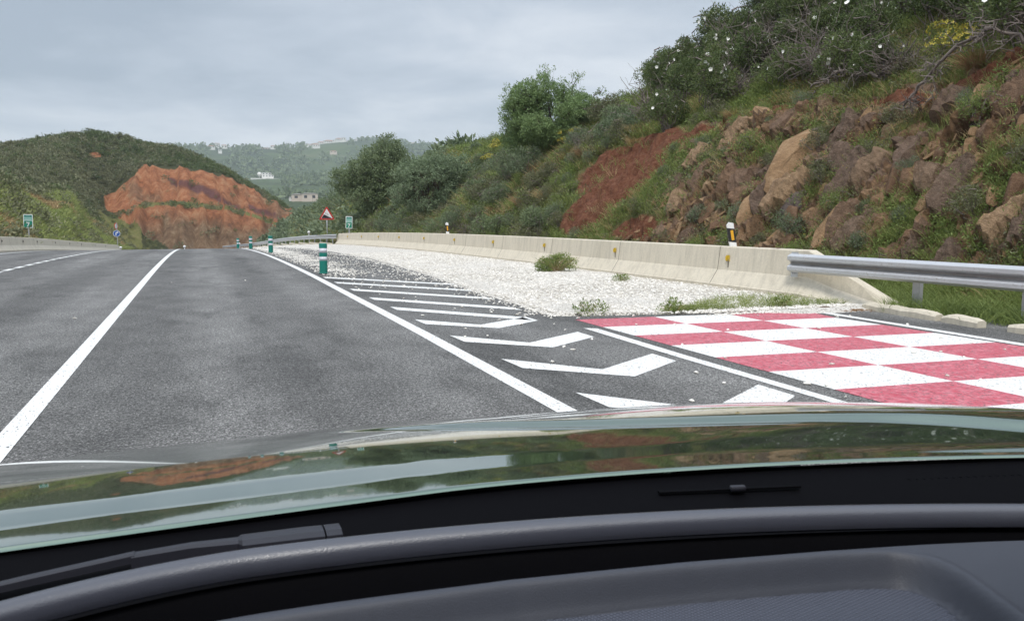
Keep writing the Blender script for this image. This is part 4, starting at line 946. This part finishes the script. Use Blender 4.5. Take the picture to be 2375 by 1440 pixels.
# --- plants on the gravel and by the barrier
rt = thing('weed_bush', (8.36, 18.4, float(base(8.36, 18.4)) + .02), 'green weed bush with pale wispy stalks growing on the white gravel by the barrier', 'weed')
shrub_parts(rt, lumps(14, .55, .42, .26, .14, .19, rs), 4200, .06, .28, 'leaf_green', 'twig', .006, rs=rs); V, F = clump(rs, 110, .62, .95, .005); fast('seed_stalks', V, F, M['dry'], rt)
for x, y, s, lb in ((5.05, 9.95, .5, 'small green weed at the gravel edge beside the first red check'), (6.15, 9.65, .36, 'tiny green weed between the gravel and the checks, right of the small one'), (8.35, 15.0, .45, 'flat brown green weed on the gravel right of the weed bush'), (8.05, 9.6, .5, 'leafy weed at the foot of the barrier end')):
    rt = thing('small_weed', (x, y, float(base(x, y)) + .02), lb, 'weed'); V, F = foliage(lumps(8, .22 * s * 2, .18 * s * 2, .1, .04, .09, rs), 420, .05, .28, rs); fast('leaves', V, F, M['leaf_green'], rt); V, F = clump(rs, 26, .3 * s * 1.6, .7, .004); fast('stalks', V, F, M['dry'], rt)

# ---------------------------------------------------------------- ground cover nobody could count
def cover(name, label, cat_, tm, P, scale, m, lean=.2):
    V, F = scatter(tm, P, scale, RS.uniform(0, 6.3, len(P)), RS, lean); o = fast(name, V, F, M[m]); tag(o, label, cat_, kind='stuff'); return o
def slope_pts(n, th0, th1, x0, x1, rs, keep, pw=1.0):
    th = np.radians(rs.uniform(th0, th1, n)); x = x0 + (x1 - x0) * rs.uniform(0, 1, n) ** pw; y = x / np.tan(th); k = keep(x, y); x = x[k]; y = y[k]
    return np.stack([x, y, ground_right(x, y) - .02], 1)
def notbare(p_rock=.25, p_red=.06):
    def f(x, y):
        r = RS.uniform(0, 1, x.shape); rk = rock_mask(x, y); rd = np.clip(red_mask(x, y), 0, 1); v = ss(-.1, .45, fbm(x * .5, y * .5 + ground_right(x, y), 91))
        p = np.where(rd > .25, p_red * .5, np.where(rk > .4, p_rock * (.15 + 1.7 * v) * np.where(y < 12.6, 2.9, 1), 1.0)); return (r < p) & (y < 150)
    return f
grass_t = [clump(RS, 12, h, .45, w) for h, w in ((.28, .010), (.4, .010), (.2, .012), (.5, .008))]
leaf_t = [foliage(lumps(4, .14, .14, .12, .06, .10, RS), 34, .055, .34, RS) for k in range(4)]
def dist_scale(P, s0, s1, k=26.): d = np.hypot(P[:, 0], P[:, 1]); return RS.uniform(s0, s1, len(P)) * np.clip(d / k, .7, 3.2)
P = slope_pts(46000, 6, 62, 10.55, 19, RS, lambda x, y: notbare(.2)(x, y) & (fbm(x * .6, y * .4, 111) > -.3)); cover('slope_grass', 'green grass growing over the cutting behind the barrier', 'grass', grass_t, P, dist_scale(P, .6, 1.2), 'grass')
P = slope_pts(22000, 6, 62, 10.55, 18, RS, lambda x, y: notbare(.2, .12)(x, y) & (fbm(x * .5, y * .35, 115) > .05)); cover('dry_slope_grass', 'straw coloured dry grass among the green on the cutting', 'dry grass', grass_t, P, dist_scale(P, .6, 1.3), 'dry')
P = slope_pts(22000, 8, 62, 10.6, 18.5, RS, lambda x, y: notbare(.62, .03)(x, y) & (fbm(x * .4, y * .4, 118) > -.35)); cover('leafy_ground_cover', 'low leafy plants covering the slope between rocks and shrubs', 'ground cover', leaf_t, P, dist_scale(P, .7, 1.7), 'leaf_green')
P = slope_pts(15000, 8, 62, 10.6, 17, RS, lambda x, y: notbare(.55, .03)(x, y) & (fbm(x * .6, y * .6, 119) > .0)); cover('heather_ground_cover', 'darker low scrub patches on the slope between rocks and shrubs', 'ground cover', leaf_t, P, dist_scale(P, .7, 1.8), 'leaf_scrub')
P = slope_pts(12000, 10, 62, 10.6, 16.5, RS, lambda x, y: notbare(.5)(x, y) & (fbm(x * .45, y * .45, 121) > .12)); P[:, 2] += RS.uniform(.12, .4, len(P))
dot = [leafquads(np.zeros((3, 3)), np.array([[1, 0, .2], [-.5, .87, .2], [-.5, -.87, .2]]), .026, .9, RS)]; cover('yellow_wildflowers', 'tiny yellow wildflowers dotted over the slope and the roadside weeds', 'wildflowers', dot, P, dist_scale(P, .7, 1.2), 'yellow')
# weeds under the near guardrail and at the barrier foot
n = 2600; x = RS.uniform(9.05, 10.7, n); y = RS.uniform(2.5, 10.4, n); k = (x > 9.25) | (RS.uniform(0, 1, n) < .15); k &= ~((y > 8.9) & (x < 10.0)); P = np.stack([x, y, ground_right(x, y)], 1)[k]
cover('roadside_weeds', 'lush feathery green weeds under the near guardrail behind the kerb stones', 'weeds', grass_t + [foliage(lumps(6, .12, .12, .22, .14, .09, RS), 60, .05, .14, RS)], P, RS.uniform(.4, .85, len(P)), 'leaf_green')
n = 700; x = RS.uniform(6.0, 9.2, n); y = 9.55 + RS.uniform(0, 1, n) ** 1.6 * 1.6 * ss(5.8, 8.5, x) + (9 - x) * .02; P = np.stack([x, y, base(x, y) + .03], 1)
cover('barrier_foot_weeds', 'sparse weeds and dry stalks between the checks and the barrier end', 'weeds', [(V * np.array([.5, .5, .45]), F) for V, F in grass_t + leaf_t], P, RS.uniform(.3, .9, len(P)), 'grass', .3)
n = 240; x = RS.normal(8.95, .32, n); y = RS.normal(9.2, .16, n) - (x - 8.95) * .25; P = np.stack([x, y, 0 * x + .012], 1); cover('leaf_litter', 'dark brown dead stalks and leaf litter at the foot of the barrier end', 'litter', [leafquads(RS.normal(0, .05, (8, 3)) * [1, 1, .12], RS.normal(0, 1, (8, 3)) * [1, 1, .1], .07, .18, RS)], P, RS.uniform(.6, 1.3, n), 'rust', 0)
# far part of the right slope
n = 1500; y = RS.uniform(60, 215, n); x = 10.9 + 18 * RS.uniform(0, 1, n) ** 1.3; P = np.stack([x, y, ground_right(x, y) - .1], 1)
bush_t = [foliage(lumps(6, .55, .55, .45, .35, .34, RS), 70, .26, .5, RS) for k in range(5)]
cover('far_slope_scrub', 'mixed scrub covering the far end of the right hand slope', 'scrub', bush_t, P, RS.uniform(.8, 2.0, n), 'leaf_grey')
# left: grass bank and scrub hill
n = 9000; y = 40 + 110 * RS.uniform(0, 1, n) ** .8; x = -10.2 - 10 * RS.uniform(0, 1, n); P = np.stack([x, y, ground_left(x, y)], 1)
gb = [clump(RS, 10, .55, .7, .05) for k in range(3)]; k = fbm(x * .15, y * .1, 131) > -.22
cover('bank_grass', 'yellow green grass on the bank behind the far left barrier', 'grass', gb, P[k], RS.uniform(.6, 1.3, k.sum()), 'grass'); cover('bank_dry_grass', 'dry brown grass on the bank behind the far left barrier', 'dry grass', gb, P[~k], RS.uniform(.6, 1.3, (~k).sum()), 'dry')
n = 420; y = RS.uniform(45, 150, n); x = -10.8 - 8 * RS.uniform(0, 1, n); k = fbm(x * .3, y * .12, 133) > .05; P = np.stack([x, y, ground_left(x, y) - .1], 1)[k]; cover('bank_scrub', 'dark low bushes dotted over the left grass bank', 'scrub', bush_t, P, RS.uniform(.5, 1.3, len(P)), 'leaf_scrub')
n = 30000; th = np.radians(RS.uniform(-21, 8, n)); r = RS.uniform(78, 232, n); x = r * np.sin(th); y = r * np.cos(th); z = ground_left(x, y); t = np.degrees(th)
cutz = np.interp(th, TH, CUT); b = prof(r) - .4; hrel = (z - b) / np.maximum(cutz - b, 2); incut = (t > -5.9) & (r > 152) & (z < cutz + 1.0); onb = (np.abs(hrel - .56) < .07) | ((t < -1.8) & (hrel < .35) & (fbm(t * 1.5, z * .4, 59) > 0))
k = np.where(incut, (onb & (RS.uniform(0, 1, n) < .14)) | incut & (RS.uniform(0, 1, n) < .02), True) & (x < np.where(r < 150, -18.5 - 1.2 * fbm(y * .1, y * 0, 57), 99)) & (r > 84) & ~((np.abs(t + 5.75) < .3) & (np.abs(z - 15.8) < .6)); P = np.stack([x, y, z - .15], 1)[k]
k2 = .5 * fbm(P[:, 0] * .05, P[:, 1] * .05, 137) + .5 * fbm(P[:, 0] * .3, P[:, 1] * .3, 139) + RS.normal(0, .28, len(P)) > -.1
cover('hill_scrub', 'dark green scrub covering the hill above the red earth cut', 'scrub', bush_t, P[k2], RS.uniform(.55, 1.35, k2.sum()), 'leaf_scrub'); cover('hill_dark_scrub', 'darker patches of scrub on the hill above the red earth cut', 'scrub', bush_t, P[~k2], RS.uniform(.5, 1.4, (~k2).sum()), 'leaf_dark')
# distant woods
uu = lambda u: 21.3 + math.degrees(math.atan((u - 1187.5) / 1864))
HS = [(675, 2330, 10, 9, 'wall'), (692, 2360, 22, 6, 'wall'), (726, 2300, 15, 8, 'wall'), (744, 2310, 34, 7, 'wall2'), (756, 2340, 22, 9, 'wall2'), (752, 2200, 20, 4, 'wall'), (770, 2200, 28, 5, 'wall'), (783, 2190, 11, 5, 'wall'), (797, 2290, 14, 7, 'wall'), (794, 2150, 20, 6, 'wall'), (804, 2120, 11, 7, 'wall'), (834, 2330, 15, 6, 'wall'), (815, 2350, 10, 6, 'wall'),
      (531, 2000, 13, 7, 'wall'), (515, 1980, 9, 10, 'wall'), (501, 1850, 14, 4, 'wall'), (521, 1750, 7, 4, 'wall'), (545, 2100, 8, 6, 'wall2'), (561, 2250, 16, 5, 'wall'), (625, 2100, 18, 6, 'wall2'), (642, 1990, 12, 5, 'wall'), (617, 2200, 9, 6, 'wall2'), (740, 1850, 16, 5, 'wall'), (719, 1900, 7, 4, 'wall'), (780, 1750, 14, 3, 'wall2'), (962, 2330, 26, 4, 'wall2'), (955, 2380, 14, 7, 'wall2')]
def blob_t(rs):
    V, F = foliage([(0, 0, .5, .55), (.3, .1, .4, .4), (-.3, -.1, .45, .4)], 26, .6, .7, rs); return V, F
n = 15000; th = np.radians(RS.uniform(-13, 22, n)); r = 330 * np.exp(RS.uniform(0, 1, n) * 2.02); x = r * np.sin(th); y = r * np.cos(th)
k = (fbm(x / 90., y / 90., 141, 4) + .25 * fbm(x / 25., y / 25., 143) > .02) & (r < 2430)
for hu, hr, hw, hh, _m in HS + [(624, 1400, 46, 0, 0), (708, 690, 60, 0, 0)]: k &= ~((np.abs(np.degrees(th) - uu(hu)) < math.degrees(hw * .6 / hr)) & (r < hr + 8) & (r > hr - 420))
x = x[k]; y = y[k]; r = r[k]; P = np.stack([x, y, far_ground(x, y) - 1], 1)
cover('distant_woods', 'patches of woodland covering the hazy hills', 'wood', [blob_t(RS) for k in range(4)], P, RS.uniform(4.5, 9.5, len(P)) * np.clip(r / 1200, .8, 1.25), 'leaf_tree', .05)
rr = np.random.default_rng(8)
def far_tree(u_deg, r, h, lb, dark=True):
    th = R(u_deg); x, y = r * math.sin(th), r * math.cos(th); rt = thing('far_tree', (x, y, float(far_ground(x, y)) - 1), lb, 'tree', 'trees on the distant skyline')
    V, F = foliage([(0, 0, h * .62, h * .33), (h * .22, 0, h * .5, h * .26), (-h * .2, 0, h * .55, h * .28)], 300, h * .12, .6, rr); fast('crown', V, F, M['leaf_dark'], rt); fast('trunk', *tubes([limb([0, 0, 0], [0, 0, h * .5], rr)], h * .04, h * .03, 5), M['bark'], rt)
for u, h in ((515, 13), (531, 17), (548, 15), (556, 13), (569, 14), (591, 9), (604, 9), (652, 15), (657, 14), (676, 19), (689, 16), (702, 17), (712, 14), (811, 14), (817, 16), (825, 15), (832, 14), (952, 17), (956, 12)):
    far_tree(uu(u), 2390, h, 'small dark tree standing on the distant skyline')
# ---------------------------------------------------------------- distant houses
def house(u_deg, r, w, d, h, label, wall='wall', roof='roof_red', rz=0, floors=1, name='house', group='white houses on the distant hills', dz=3.5, hip=.25):
    th = R(u_deg); x, y = r * math.sin(th), r * math.cos(th); z = float(far_ground(x, y)) + dz; rt = thing(name, (x, y, z), label, name.replace('_', ' '), group, rz=-th + rz)
    w_ = MB().box((0, 0, h / 2 - 2), (w, d, h + 4)).build('wall', M[wall], rt)
    e = .5; H = w * hip * .5 if hip else .5
    MB().add([(-w / 2 - e, -d / 2 - e, h), (w / 2 + e, -d / 2 - e, h), (w / 2 + e, d / 2 + e, h), (-w / 2 - e, d / 2 + e, h), (-w / 4, 0, h + min(H, 3)), (w / 4, 0, h + min(H, 3))], [(0, 1, 5, 4), (2, 3, 4, 5), (1, 2, 5), (3, 0, 4), (3, 2, 1, 0)]).build('roof', M[roof], rt)
    n = max(2, int(w / 5)); m_ = 0
    for f in range(floors):
        for k in range(n):
            MB().box((-w / 2 + (k + .5) * w / n, -d / 2 - .02, (f + .55) * h / floors), (w / n * .36, .12, h / floors * .42)).build('window', M['glass'], rt)
    return rt
for u, r, w, h, m_ in HS: house(uu(u), r, w, 10, h, 'small pale house scattered on the far hazy ridge', m_, 'roof' if rr.uniform() < .5 else 'roof_red', rr.uniform(-.4, .4))
house(uu(625), 1400, 15, 10, 7.5, 'white two storey farmhouse alone on the middle of the hazy hillside', 'wall', 'wall', .1, 2, 'farmhouse', None, 1, 0)
house(uu(635), 1398, 8, 9, 4.5, 'low white annex touching the right end of the white farmhouse', 'wall', 'roof', .1, 1, 'annex', None, 1, 0)
th = R(uu(609)); tk = thing('water_tank', (1404 * math.sin(th), 1404 * math.cos(th), float(far_ground(1404 * math.sin(th), 1404 * math.cos(th)))), 'round white water tank left of the white farmhouse', 'tank')
MB().lathe([(1.2, -2), (1.2, 2), (3, 4), (3.6, 6), (3, 8.3), (1.2, 9.4)], 16).build('shell', M['wall'], tk, True)
th = R(uu(620)); MBt = MB().box((0, 0, -1), (44, 8, 3)); pl = MBt.build('terrace', M['wall'], None); pl.location = (1392 * math.sin(th), 1392 * math.cos(th), float(far_ground(1392 * math.sin(th), 1392 * math.cos(th)))); tag(pl, kind='structure')
house(uu(701), 690, 14, 9, 4.6, 'long pale farm building low in the valley, left block with a flat grey roof', 'wall2', 'roof', .05, 1, 'farm_building', None, .5, .1)
house(uu(722), 688, 13, 9, 5.4, 'slightly taller pale farm building joined to the right of the long one', 'wall2', 'roof', .05, 1, 'farm_building', None, .5, .1)
house(uu(688), 694, 9, 7, 2.4, 'low lean-to at the left end of the valley farm buildings', 'wall', 'roof', .05, 1, 'farm_shed', None, .5, .1)

# ---------------------------------------------------------------- the car we sit in
def paintmat():
    t = NT('green_car_paint'); n = t.noise(1.2, 2); n2 = t.noise(900, 2, .6); c = t.mix(n, (.165, .225, .175), (.20, .26, .205))
    t.fin(c, .045, .9, .5, .6); t.b.inputs['Coat Roughness'].default_value = .02; return t.m
M['car_paint'] = paintmat()
def dashmat(name, c, rough, dots=False, spec=.4):
    t = NT(name); n = t.noise(60, 3); col = t.mix(n, tuple(q * .92 for q in c), tuple(q * 1.08 for q in c))
    if dots:
        sx = t.nt.nodes.new('ShaderNodeSeparateXYZ'); t.L(t.mapping((1, 1, 0), (0, 0, R(32))), sx.inputs[0]); k = 2 * math.pi / .0058
        v = t.math('MULTIPLY', t.math('SINE', t.math('MULTIPLY', sx.outputs[0], k)), t.math('SINE', t.math('MULTIPLY', sx.outputs[1], k))); t.bump(v, .6, .0015); col = t.mix(t.ramp(v, [(.1, 0.), (.8, .6)]), col, tuple(q * 2.0 for q in c))
    else: t.bump(t.noise(700, 2), .35, .0008)
    return t.fin(col, rough, 0, spec)
M['dash'] = dashmat('dash_plastic', (.044, .048, .062), .55)
M['dash_roll'] = dashmat('dash_roll_plastic', (.048, .05, .066), .30, spec=1.0)
M['dash_dots'] = dashmat('dash_dotted_plastic', (.055, .06, .08), .5, True)
M['trim'] = dashmat('black_trim', (.004, .004, .005), .7, spec=.02)
M['rubber'] = dashmat('wiper_rubber', (.018, .018, .025), .45)
XC = .52
def y_rear(x): return .984 - .20 * np.clip(x - .28, 0, None) ** 1.55 - .10 * np.clip(-.2 - x, 0, None) ** 2
def hood_z(x, o):
    so_ = np.array([-.006, 0, .002, .005, .085, .11, .17, .20, .37, .40, 1.04, 1.30, 1.45, 1.6]); sl_ = np.array([-.7, -.2, .06, .118, .130, .082, .079, .112, .140, .148, .262, .42, 1.0, 3.0])
    oo = np.linspace(-.006, 1.6, 3000); s = np.interp(oo, so_, sl_); Z = -np.concatenate([[0], np.cumsum((s[1:] + s[:-1]) / 2 * np.diff(oo))]); Z = Z - np.interp(.006, oo, Z) + .952
    z = np.interp(o, oo, Z); xn = np.clip(np.abs(x - XC) / .98, 0, 2)
    z = z - .010 * xn ** 2.2 - np.clip(xn - .97, 0, None) ** 2 * 8
    return z
CRA, CRB = np.array([.30, 1.68]), np.array([1.334, .955])
def crease(x, y):
    """soft fold from the nose back to the windscreen corner, mirrored on the other side"""
    out = 0
    for s in (1, -1):
        xx = x if s == 1 else 2 * XC - x
        d = CRB - CRA; L = np.linalg.norm(d); d = d / L; nx, ny = -d[1], d[0]
        q = (xx - CRA[0]) * nx + (y - CRA[1]) * ny
        out = out + (1 if s == 1 else 0) * (.011 * ss(-.035, .02, q)) - (.012 if s == 1 else .0) * np.clip(q - .03, 0, None) ** 1.0
    return out * ss(.15, .6, x) + .024 * ss(.6, 1.3, x) * ss(.98, 1.22, y + .25 * np.clip(x - .7, 0, None))
def build_car():
    rt = thing('car', (.52, 0, 0), 'dark green car seen from the driving position, glossy bonnet and black dashboard filling the bottom', 'car')
    L = np.array([.52, 0, 0])
    xs = np.linspace(XC - .97, XC + .97, 300); os_ = np.concatenate([np.linspace(-.006, .13, 110), np.linspace(.135, 1.6, 260)])
    X, O = np.meshgrid(xs, os_); Y = y_rear(X) + O; Z = hood_z(X, O) + crease(X, Y)
    fast('bonnet', np.stack([X, Y, Z], 2).reshape(-1, 3) - L, grid(len(xs), len(os_)), M['car_paint'], rt, True)
    # sides and nose below the bonnet so that it is a body, not a sheet
    m = MB()
    m.box((-.90, 1.25, .38), (.10, 1.7, .42)); m.box((.90, 1.25, .38), (.10, 1.7, .42)); m.box((0, 2.15, .36), (1.6, .2, .36))
    m.box((-.93, -.55, .62), (.08, 1.9, .72)); m.box((.93, -.55, .62), (.08, 1.9, .72)); m.box((0, -1.9, .62), (1.8, .1, .75))
    m.build('body', M['car_paint'], rt, bevel=.03)
    m = MB(); m.box((0, -.85, 1.63), (1.30, 1.95, .05)); m.box((-.72, -.85, 1.55), (.08, 1.8, .14)).box((.72, -.85, 1.55), (.08, 1.8, .14)); m.build('roof', M['trim'], rt, bevel=.02)  # unseen roof; side rails added to keep light off the dash
    for sx in (-1, 1):
        f = [Vector((sx * .86, .56, .97)), Vector((sx * .64, -.02, 1.60))]; q = f[1] - f[0]
        MB().box((0, 0, 0), (.06, .09, q.length), 0, Matrix.Translation((f[0] + f[1]) / 2) @ q.to_track_quat('Z', 'Y').to_matrix().to_4x4()).build('windscreen_pillar', M['trim'], rt)
        MB().box((sx * .80, -.85, 1.28), (.05, .12, .68)).build('door_pillar', M['trim'], rt)
    MB().box((0, .0, .30), (1.8, 1.6, .05)).build('cabin_floor', M['trim'], rt)
    MB().box((-.40, -.42, .80), (.52, .14, 1.0)).box((.40, -.42, .80), (.52, .14, 1.0)).box((-.4, -.42, 1.42), (.28, .12, .2)).box((.4, -.42, 1.42), (.28, .12, .2)).build('front_seats', M['trim'], rt, bevel=.03)  # unseen seat backs, added to block light from behind
    MB().box((0, -1.7, 1.0), (1.7, .1, 1.25)).build('rear_light_blocker', M['trim'], rt)  # unseen windowless panel, added to close the back against light on the dash
    for sx in (-.86, .86):
        w = MB().lathe([(.30, -.1), (.33, -.09), (.34, 0), (.33, .09), (.30, .1)], 32).build('tyre', M['rubber'], rt, True, loc=(sx, 1.75, .34)); w.rotation_euler = (0, R(90), 0)
        MB().lathe([(.05, -.112), (.28, -.108), (.29, 0), (.28, .108), (.05, .112)], 24).build('rim', M['steel'], w, False)
    # black scuttle panel between bonnet and windscreen foot
    xs = np.linspace(-.75, 1.35, 120); ks = np.linspace(0, 1, 30)
    X, K = np.meshgrid(xs, ks); y1 = y_rear(X) + .012; y0 = y1 - .26; Y = y0 + (y1 - y0) * K; Z = .905 + .036 * K ** .7
    
    fast('scuttle', np.stack([X, Y, Z], 2).reshape(-1, 3) - L, grid(len(xs), len(ks)), M['trim'], rt, True)
    m = MB()
    for k in range(26): m.box(Vector((.93 + k * .011, float(y_rear(.93 + k * .011)) - .045 - .0, .933)) - Vector(L), (.003, .018, .004))
    m.build('vent_grille', M['trim'], rt)
    MB().box(Vector((.66, .878, .938)) - Vector(L), (.20, .008, .003), R(-14)).build('washer_strip', M['trim'], rt); MB().box(Vector((.665, .868, .942)) - Vector(L), (.022, .010, .008), R(-14)).build('washer_nozzle', M['rubber'], rt, bevel=.003)
    # wiper: arm, cover and blade
    wp = MB()
    def bar(pts, w, h, name, par, mat_, bev=.003):
        V = []; F = []
        for i, (x, y, z) in enumerate(pts):
            ww = w[i]; hh = h[i]
            for a, b in ((-.5, 0), (-.42, .85), (-.2, 1), (.2, 1), (.42, .85), (.5, 0)): V.append((x - L[0], y + a * ww, z + b * hh))
        n = 6
        for i in range(len(pts) - 1):
            for k in range(n - 1): F.append((i * n + k, i * n + k + 1, (i + 1) * n + k + 1, (i + 1) * n + k))
            F.append((i * n + 5, i * n, (i + 1) * n, (i + 1) * n + 5))
        F.append(tuple(range(n))); F.append(tuple(range(len(pts) * n - 1, (len(pts) - 1) * n - 1, -1)))
        return poly(name, V, F, mat_, par, False)
    a = bar([(-.40, .86, .930), (-.25, .878, .937), (-.17, .889, .941), (-.075, .901, .945)], [.012, .014, .016, .016], [.006, .007, .008, .009], 'wiper_arm', rt, M['rubber'])
    bar([(-.078, .900, .940), (-.02, .901, .941), (.028, .897, .941), (.032, .893, .938), (.10, .888, .938), (.118, .886, .938)], [.018, .02, .024, .040, .042, .042], [.013, .014, .014, .019, .020, .020], 'wiper_cover', a, M['rubber'])
    bar([(.120, .886, .938), (.137, .885, .938)], [.042, .042], [.020, .020], 'wiper_cap', a, M['rubber'])
    # dashboard: front roll, groove, panel with recessed dotted pad
    xs = np.linspace(-.62, 1.15, 200)
    yr = lambda x: .816 - .0 - .235 * np.clip(x - .02, 0, None) ** 1.72 - .9 * np.clip(.04 - x, 0, None) ** 2 * (x > -.5)
    th = np.linspace(-.35 * math.pi, 1.1 * math.pi, 26)
    X, T = np.meshgrid(xs, th); rw, rh = .015, .017
    Y = yr(X) - .014 + rw * np.cos(T); Z = .962 + rh * np.sin(T) - .012 * np.clip(X - .3, 0, None) ** 2
    fast('dash_front_roll', np.stack([X, Y, Z], 2).reshape(-1, 3) - L, grid(len(xs), len(th))[:, ::-1], M['dash_roll'], rt, True)
    ks = np.linspace(0, 1, 20); X, K = np.meshgrid(xs, ks); Y = yr(X) - .018 - .06 * K; Z = .948 - .058 * ss(0, .5, K) + 0 * X
    fast('dark_dash_groove', np.stack([X, Y, Z], 2).reshape(-1, 3) - L, grid(len(xs), len(ks))[:, ::-1], M['trim'], rt, True)  # black material stands in for the shade deep in this groove
    # main top panel
    xs = np.linspace(-.62, 1.15, 420); ks = np.linspace(0, 1, 330)
    X, K = np.meshgrid(xs, ks); y1 = yr(X) - .078 + .024 * ss(.3, .85, X); Y = y1 + (.12 - y1) * K
    front = ss(0, .026, y1 - Y)
    Z = .895 + .060 * front + .02 * np.clip(.7 - Y, 0, None)
    # recess outline: front line then curved corner then right side
    rimx = np.array([-.62, .0, .118, .266, .446, .60, .655, .684]); rimy = np.array([.70, .699, .693, .682, .654, .622, .606, .588])
    fy = np.interp(X, rimx, rimy) - 4 * np.clip(X - .655, 0, None) ** 2
    fx = np.interp(Y, [.12, .45, .532, .571, .60], [.56, .645, .677, .688, .70])
    din = np.minimum((fy - Y), (fx - X) * .9); s = 28.
    din = -np.log(np.exp(-(fy - Y) * 60) + np.exp(-(fx - X) * 60)) / 60
    depth = ss(0.0, .017, din); Z = Z - .027 * depth + .0030 * np.exp(-((din + .004) / .006) ** 2)
    line = np.exp(-((din - .019) / .0022) ** 2); Z = Z - .006 * line
    V = np.stack([X, Y, Z], 2).reshape(-1, 3) - L; F = grid(len(xs), len(ks))[:, ::-1]
    dot = (din.ravel() > .0225)[F].all(1)
    fast('dash_panel', V, F[~dot], M['dash'], rt, True)
    fast('dotted_pad', V, F[dot], M['dash_dots'], rt, True)
build_car()

# ---------------------------------------------------------------- the hazy air
t = bpy.data.materials.new('haze_air'); t.use_nodes = True; nt = t.node_tree; nt.nodes.clear()
o_ = nt.nodes.new('ShaderNodeOutputMaterial'); v_ = nt.nodes.new('ShaderNodeVolumePrincipled'); v_.inputs['Color'].default_value = (.86, .93, 1.0, 1); v_.inputs['Density'].default_value = .00022; v_.inputs['Anisotropy'].default_value = .2
nt.links.new(v_.outputs[0], o_.inputs['Volume'])
hz = MB().box((0, 1400, 118), (6800, 4400, 300)).build('haze', t); tag(hz, kind='stuff')
for p in (CI + BB + RD + DR + [BR]):
    if 'fresh' in p: del p['fresh']
